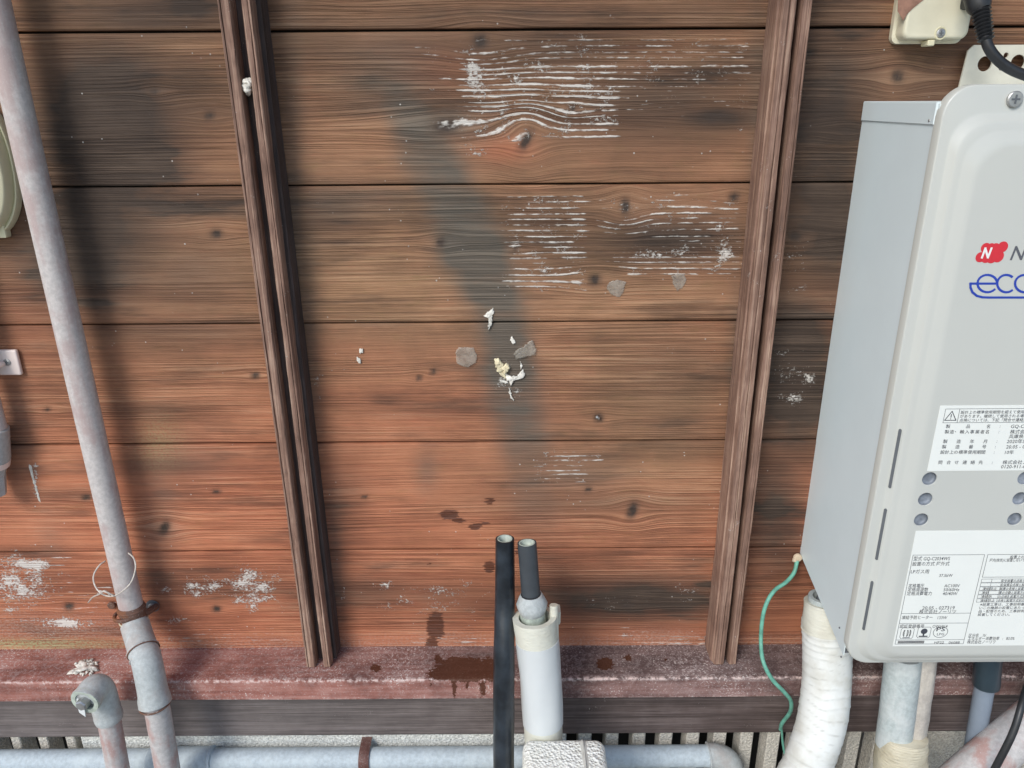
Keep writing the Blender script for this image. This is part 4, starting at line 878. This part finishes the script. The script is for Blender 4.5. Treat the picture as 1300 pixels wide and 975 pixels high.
pr.text("区分名    Ⅳ", 1229.5, 808.6, 4.8, 22); pr.text("エネルギー消費効率   :   83.0%", 1228.5, 812.6, 4.8, 59); pr.text("株式会社ノーリツ", 1227.5, 817, 5, 36)
pr.done('lettering', 'ink', lab2)
# maker's mark: red four-lobed badge with a white N, then the word; eco mark below
LQ = QP_+.0002
cxm, czm = ww(1258, 321, LQ); pr = Print(LQ); u_ = ww(1268, 321, LQ)[0]-cxm
for (dx, dz, r_) in ((-1.15, -.55, .62), (-.85, .62, .62), (-.2, .65, .55), (.35, .6, .6), (1.25, .75, .66), (1.05, -.45, .74), (.3, -.6, .7), (-.4, -.6, .65)):
    pr.poly([(p[0]+dz*u_*.12, p[1]) for p in circle((cxm+dx*u_, czm+dz*u_*1.0), r_*u_, r_*u_*1.05)])
pr.poly([(cxm-1.2*u_, czm-.9*u_), (cxm+1.3*u_, czm-.8*u_), (cxm+1.35*u_, czm+.8*u_), (cxm-1.0*u_, czm+.9*u_)])
# lobes overlap in one plane, so lift each a hair
vsl = pr.v; cnt = 0
for f_ in pr.f:
    for i in f_: vsl[i] = vsl[i]+Vector((0, -cnt*.00002, 0))
    cnt += 1
logo = pr.done('badge', 'inkred', cover)
pr = Print(LQ+.0004)
pr.line([(cxm-1.05*u_, czm-.62*u_), (cxm-.85*u_, czm+.62*u_)], .0022); pr.done('badge_letter_stroke', 'inkwhite', logo)
pr = Print(LQ+.00045); pr.line([(cxm-.85*u_, czm+.58*u_), (cxm-.30*u_, czm-.58*u_)], .0022); pr.done('badge_letter_stroke', 'inkwhite', logo)
pr = Print(LQ+.0005); pr.line([(cxm-.30*u_, czm-.62*u_), (cxm-.08*u_, czm+.62*u_)], .0022); pr.done('badge_letter_stroke', 'inkwhite', logo)
pr = Print(LQ); pr.text("NORITZ", 1282, 330, 25, 86, True)
zb_n = P(1282, 330, LQ).z; pr.v = [Vector((v.x+(v.z-zb_n)*.18, v.y, v.z)) for v in pr.v]; pr.done('maker_name', 'inkgrey', cover)
pr = Print(LQ); tpx = lambda x, y: ww(x, y, LQ)
def arc(cx, cy, rx, ry, a0, a1, n=22): return [tpx(cx+rx*math.cos(math.radians(a0+(a1-a0)*k/n))+0.0, cy-ry*math.sin(math.radians(a0+(a1-a0)*k/n))) for k in range(n+1)]
tt = .0024
strokes = [arc(1253.5, 360, 12.5, 11, 0, 318), [tpx(1231.5, 360), tpx(1266, 360)], arc(1277.5, 360, 11.5, 11, 50, 310), arc(1301, 360, 12.5, 11, 0, 360),
           [tpx(1231.8, 359.5), tpx(1232, 365), tpx(1234.5, 371), tpx(1240, 375.5), tpx(1247, 377.3), tpx(1256, 377.6), tpx(1352, 377.6)]]
pls = []
for k, sk in enumerate(strokes):
    pr = Print(LQ+k*.00006); pr.line(sk, tt); pls.append((pr.v, pr.f))
# segments of one stroke overlap at the joints: stagger them too
vv, ff = join(*pls); vv = [Vector(v) for v in vv]
for k, f_ in enumerate(ff):
    for i in f_: vv[i] = vv[i]+Vector((0, -(k % 3)*.00002, 0))
obj('eco_mark', (vv, ff), 'inkblue', cover)

# ------------------------------------------------------------------ socket box, plug cable
sb = thing('socket_box', 'yellowed plastic outlet box with brown peeled corner above the heater', 'outlet box', tuple(P(1180, 0, .02)))
bx = P(1131, 40, .004).x; bx2 = P(1233, 40, .03).x; bz0 = P(1170, 54, .03).z; bz1 = bz0+.13
def rb2(ins, q, r): return rring(bx+ins, bx2+.002-ins, bz0+ins, bz1-ins, r, q, 6)
body = obj('body', loft([rb2(0, .0008, .008), rb2(0, .008, .008), rb2(.0035, .009, .008), rb2(.0035, .024, .008), rb2(.0045, .0275, .008), rb2(.0065, .0290, .007), rb2(.008, .0285, .007)]), 'cream2', sb, True, sharp=55)
pz = P(1195, 42, .03); obj('screw_recess', turn((pz.x, -.0280, pz.z), (0, -1, 0), [(0, .0075), (.0012, .0068), (.0010, .0056), (-.001, .0052)]), 'cream', body, True, sharp=35)
screw(Vector((pz.x, -.0284, pz.z)), .0048, .0018, body)
obj('latch_tab', rbox(pz.x-.012, pz.x-.004, .010, .0275, bz0-.0035, bz0+.003, .001, 1), 'cream', sb)
pk = [P(1140, 14, .0300)]+[P(x_, y_, .0300) for x_, y_ in ((1147, 26), (1152, 18), (1160, 10), (1170, 2), (1180, -6), (1190, -30), (1141, -30))]
pv = [Vector((p.x, -.0289, p.z)) for p in pk]; obj('peeled_patch', loft([pv, [p+Vector((0, -.0004, 0)) for p in pv]]), 'peel', body)
pl = thing('plug_cable', 'black rubber plug with ribbed strain relief and cable curving over the heater bracket', 'power cable', tuple(P(1240, 5, .07)))
obj('plug_body', tube([P(1240, -40, .06), P(1240, -6, .07), P(1243, 8, .075), P(1246, 14, .078)], [.0125, .0135, .0125, .0095], 16), 'rubber', pl, True, sharp=45)
r0, r1 = P(1245, 12, .078), P(1252, 52, .088)
obj('strain_relief', tube([r0.lerp(r1, i/18) for i in range(19)], [(.0105 if i % 2 else .0078)-.0001*i for i in range(19)], 16), 'rubber', pl, True, sharp=40)
obj('cable', polyt([P(1250, 44, .087), P(1255, 60, .09), P(1265, 74, .092), P(1280, 86, .093), P(1303, 96, .093), P(1345, 108, .09), P(1400, 90, .06)], .0056, 16), 'rubber', pl, True, sharp=50)
cab2 = P(1268, -30, .08)
obj('outlet_flap', rbox(P(1233, 0, .05).x, P(1258, 0, .05).x, .02, .05, P(1240, 10, .05).z, P(1240, -60, .05).z, .004, 2), 'rubber', pl)

# ------------------------------------------------------------------ lagged pipes under the heater
def wrapped(path, r, mat, parent, name, seed, ridges=0., n=56, mm=24, lump=.04, hollow=None):
    pth = spline(path, mm); L = sum((pth[i+1]-pth[i]).length for i in range(len(pth)-1))
    def rf(t, a):
        base = 1+lump*mn.noise(Vector((math.cos(a)*1.3, math.sin(a)*1.3, t*4+seed)))
        if ridges:
            ph = (t*L/ridges+a/(2*math.pi)*1.0+.75*mn.noise(Vector((math.cos(a), math.sin(a), t*5+seed)))); fr = ph-math.floor(ph)
            base += .045*(fr**3)*(.5+mn.noise(Vector((t*7, math.sin(a), seed+3))))
        return base
    def cr(t, a):
        ph = (t*L/ridges+a/(2*math.pi)+.75*mn.noise(Vector((math.cos(a), math.sin(a), t*5+seed)))) if ridges else 0; fr = ph-math.floor(ph)
        return max(0., 1-min(fr, 1-fr)/.07)*(.5+.5*mn.noise(Vector((t*9, a, seed)))) if ridges else 0.
    m_ = len(pth); vals = [cr(i/(m_-1), 2*math.pi*k/n) for i in range(m_) for k in range(n)]
    o_ = obj(name, tube(pth, r if isinstance(r, (int, float)) else [r[0]+(r[1]-r[0])*i/(len(pth)-1) for i in range(len(pth))], n, rf=rf, hollow=hollow), mat, parent, True, sharp=60)
    at = o_.data.attributes.new('crease', 'FLOAT', 'POINT'); vals += [0.]*(len(o_.data.vertices)-len(vals)); at.data.foreach_set('value', vals)
    return o_
w1 = thing('wrapped_pipe', 'thick pipe lagged in creased white vinyl tape under the heater corner', 'pipe', tuple(P(1020, 1010, .13)))
pth1 = [P(1050, 788, .077), P(1050, 825, .086), P(1049, 870, .10), P(1042, 920, .12), P(1026, 970, .14), P(1000, 1040, .16), Vector((P(990, 1040, .16).x, -.165, .02))]
wrapped(pth1, .0340, 'wrap', w1, 'vinyl_wrap', 2, .032)
wrapped([P(1051, 764, .070), P(1050, 790, .078), P(1050, 798, .080)], (.0330, .0352), 'wraptop', w1, 'wrap_end', 5, 0, hollow=(.006, .02))
ip = P(1051, 775, .075); obj('inner_pipe', tube([Vector((HX0+.016, ip.y, zb0+.003)), Vector((HX0+.010, ip.y, ip.z-.02))], .012, 20), 'slot', w1, True, sharp=50)
obj('inner_foil', tube([P(1051, 757, .070), P(1050, 790, .077)], .0265, 20, hollow=(.006, .02)), 'foil', w1, True, sharp=50)
w2 = thing('foil_taped_pipe', 'pipe lagged in frosted grey tape with tan taped bend, below the heater', 'pipe', tuple(P(1140, 1010, .13)))
wrapped([P(1147, 830, .125), P(1142, 880, .13), P(1134, 945, .135)], .0240, 'foil', w2, 'foil_wrap', 7, 0, lump=.03)
wrapped([P(1171, 830, .120), P(1165, 880, .125), P(1155, 942, .130)], .0195, 'seamtape', w2, 'tape_seam', 9, 0, lump=.10)
wrapped([P(1146, 932, .135), P(1143, 955, .14), P(1142, 985, .145), P(1140, 1040, .15), Vector((P(1140, 1040, .15).x, -.15, .02))], (.0325, .036), 'tantape', w2, 'taped_bend', 13, .020, lump=.12)
g1 = thing('grey_plastic_pipe', 'slim grey blue plastic pipe with dark coupler below the heater', 'pipe', tuple(P(1225, 1010, .13)))
obj('pipe', tube([P(1252, 860, .11), P(1226, 1010, .13), Vector((P(1226, 1010, .13).x, -.13, .01))], .0132, 24), 'pvc', g1, True, sharp=50)
obj('coupler', tube([P(1256, 815, .105), P(1252, 868, .111), P(1251.7, 871, .1115)], [.0178, .0178, .0168], 24), 'pvcdark', g1, True, sharp=40)
pkp = tag(obj('slanting_pipe', tube(spline([P(1400, 845, .10), P(1300, 925, .14), P(1200, 1010, .17)], 8), .030, 28), 'pipe_pink', None, True, sharp=50), 'pinkish brown pipe slanting across the bottom right corner', 'pipe')
bc = tag(obj('black_cable', polyt([P(1325, 780, .10), P(1312, 845, .14), P(1299, 888, .185), P(1286, 930, .205), P(1262, 978, .21), P(1235, 1030, .20), P(1225, 1120, .2), Vector((.58, -.2, .01))], .0048, 14), 'rubber', None, True, sharp=50), 'black cable hanging in front of the slanting pinkish pipe', 'cable')
ew = thing('earth_wire', 'green earth wire hanging in a wavy curve from the heater corner', 'wire', tuple(P(1011, 708, .004)))
gp = [(1012,712,.012),(1008,727,.02),(998,739,.03),(984,749,.04),(974,764,.05),(968,785,.055),(966,815,.062),(969,840,.085),(980,862,.093),(995,878,.095),(1004,890,.09),(1003,904,.075),(993,918,.06),(991,926,.055)]
obj('sheath', polyt([P(*p) for p in gp], .0030, 12, 6), 'green', ew, True, sharp=50)
obj('bare_end', polyt([P(992, 922, .057), P(994, 945, .05), P(999, 966, .06), P(1010, 985, .07), P(1020, 1010, .05)], .0018, 10, 6), 'green', ew, True, sharp=50)
obj('terminal_screw', join(disc(P(1012, 707, .006), .0062, .005, 16), blob(P(1009, 711, .010), .004, .004, .004, .2, 4)), 'screwcream', ew, True, sharp=40)

# ------------------------------------------------------------------ small residues on the timber
def flake(px, py, rx, rz, h, seed, n=26, jag=.18, q=.0):
    c = P(px, py, q); rings = []
    for (s_, hh) in ((1.0, 0), (.96, .7), (.86, 1.), (.5, .85), (.15, 1.)):
        rings.append([Vector((c.x+rx*s_*(1+jag*mn.noise(Vector((math.cos(a)*1.6, math.sin(a)*1.6, seed))))*math.cos(a), -(q-.0003+h*hh*(1+.5*mn.noise(Vector((math.cos(a)*3, math.sin(a)*3, seed+s_*4))))), c.z+rz*s_*(1+jag*mn.noise(Vector((math.cos(a)*1.6, math.sin(a)*1.6, seed))))*math.sin(a))) for a in [2*math.pi*k/n for k in range(n)]])
    return loft(rings)
GQ = .0012
def splat(outline, h, seed, q=.0008, jag=.8):
    """a torn thin crust whose outline is given by wall positions"""
    pts = [P(x, y, q) for x, y in outline]; n0 = len(pts); fine = []
    for i in range(n0):
        for k in range(6):
            p = pts[i].lerp(pts[(i+1) % n0], k/6); fine.append(p+Vector((mn.noise(p*260+Vector((seed, 0, 0)))+.7*mn.noise(p*700), 0, mn.noise(p*260+Vector((0, 0, seed)))+.7*mn.noise(p*700+Vector((5, 0, 0)))))*.0018*jag)
    c = sum(fine, Vector())/len(fine); rings = []
    for (sc, hh) in ((1., -.3), (.97, .5), (.85, 1.), (.6, .8), (.3, 1.1)):
        rings.append([c+(p-c)*sc+Vector((0, -h*hh*(1+.7*mn.noise(p*200+Vector((sc*5, seed, 0)))), 0)) for p in fine])
    return loft(rings)
AG = 'dried adhesive patches on the planks'
tag(obj('adhesive_patch', splat([(578,447),(582,441),(601,441),(606,452),(604,461),(594,467),(580,462)], .0009, 1, GQ, .5), 'glue', None, True), 'clear angular adhesive patch left of the sooty streak', 'adhesive patch', AG)
tag(obj('adhesive_patch', splat([(652,451),(656,444),(666,439),(675,431),(679,437),(681,446),(678,451),(668,453),(655,456)], .0012, 2, GQ, 1.), 'glue', None, True), 'ragged adhesive patch just above the yellow putty', 'adhesive patch', AG)
tag(obj('adhesive_patch', splat([(770,366),(773,358),(784,355),(795,358),(792,370),(786,378),(776,374)], .0009, 3, GQ, .5), 'glue', None, True), 'larger adhesive patch in the upper right, below the white paint streaks', 'adhesive patch', AG)
tag(obj('adhesive_patch', splat([(852,350),(860,347),(870,350),(871,358),(867,364),(860,370),(855,363)], .0008, 4, GQ, .9), 'glue', None, True), 'faint adhesive patch nearest the right batten', 'adhesive patch', AG)
tag(obj('putty_residue', join(splat([(627,456),(633,454),(637,460),(641,466),(644,474),(641,477),(636,472),(631,472),(629,464)], .0030, 5), splat([(636,466),(643,461),(648,466),(645,471),(640,474)], .0040, 6), splat([(632,470),(640,473),(643,480),(638,479)], .0022, 7), blob(P(632, 461, .002), .0035, .0028, .0035, .5, 1)), 'putty', None, True), 'crusty yellow white putty stuck on the sooty streak', 'putty')
tag(obj('putty_smear', join(splat([(641,474),(648,478),(656,477),(663,474),(664,469),(667,476),(664,480),(655,482),(650,484),(649,489),(646,484),(641,480)], .0020, 8), splat([(634,482),(644,484),(646,487),(636,486)], .0006, 9), splat([(646,492),(649,496),(650,504),(652,510),(648,505),(646,498)], .0006, 10), splat([(661,458),(663,463),(662,471),(660,465)], .0006, 11)), 'puttywhite', None, True), 'white chalky smear trailing right below the yellow putty', 'putty smear')
tag(obj('dropping', splat([(619,396),(625,391),(627,396),(625,402),(625,407),(625,412),(620,419),(621,410),(619,403),(614,401)], .0022, 12), 'puttywhite', None, True), 'pale dropping running down the sooty streak over a plank seam', 'dropping')
tag(obj('dropping', splat([(650,427),(653,431),(655,436),(651,437),(648,432)], .0008, 14), 'puttywhite', None, True), 'tiny pale dropping just above the ragged adhesive patch', 'dropping')
tag(obj('dropping', join(*[blob(P(315+random.uniform(-3, 4), 110+random.uniform(-7, 7), .040), .0045, .004, .0045, .6, i+60) for i in range(7)]), 'puttywhite', None, True), 'lump of white droppings lodged in the left batten', 'dropping')
tag(obj('paint_drip', join(splat([(36,588),(39,590),(42,598),(43,606),(47,618),(50,630),(52,640),(49,636),(46,624),(42,612),(39,602)], .0008, 15)), 'puttywhite', None, True), 'thin white paint drip on the planks at far left beside the union', 'paint drip')
sl_ = P(104, 848, .05); tag(obj('cocoon', join(blob(Vector((sl_.x, -.042, SILLZ+.0005)), .013, .013, .0022, .9, 3, 3), *[blob(Vector((sl_.x+random.uniform(-.018, .018), -.042+random.uniform(-.018, .018), SILLZ+.001)), random.uniform(.0015, .003), .0025, .0018, .8, i+80) for i in range(26)]), 'puttywhite', None, True), 'pale crusty cocoon on the sill above the elbow', 'cocoon')
tag(obj('dropping', splat([(456,443),(461,443),(461,448),(457,449)], .0012, 21), 'puttywhite', None, True), 'tiny white speck right of the left batten, upper of a close pair', 'dropping')
tag(obj('dropping', splat([(452,453),(457,455),(459,461),(455,461)], .0012, 22), 'puttywhite', None, True), 'tiny white speck right of the left batten, lower of a close pair', 'dropping')
tag(obj('bent_nail', polyt([P(760, 531, .0), P(760, 531, .004), P(757, 529, .006)], .0022, 8, 4), 'steel', None, True), 'small grey nail head in the knot near the right batten', 'nail')
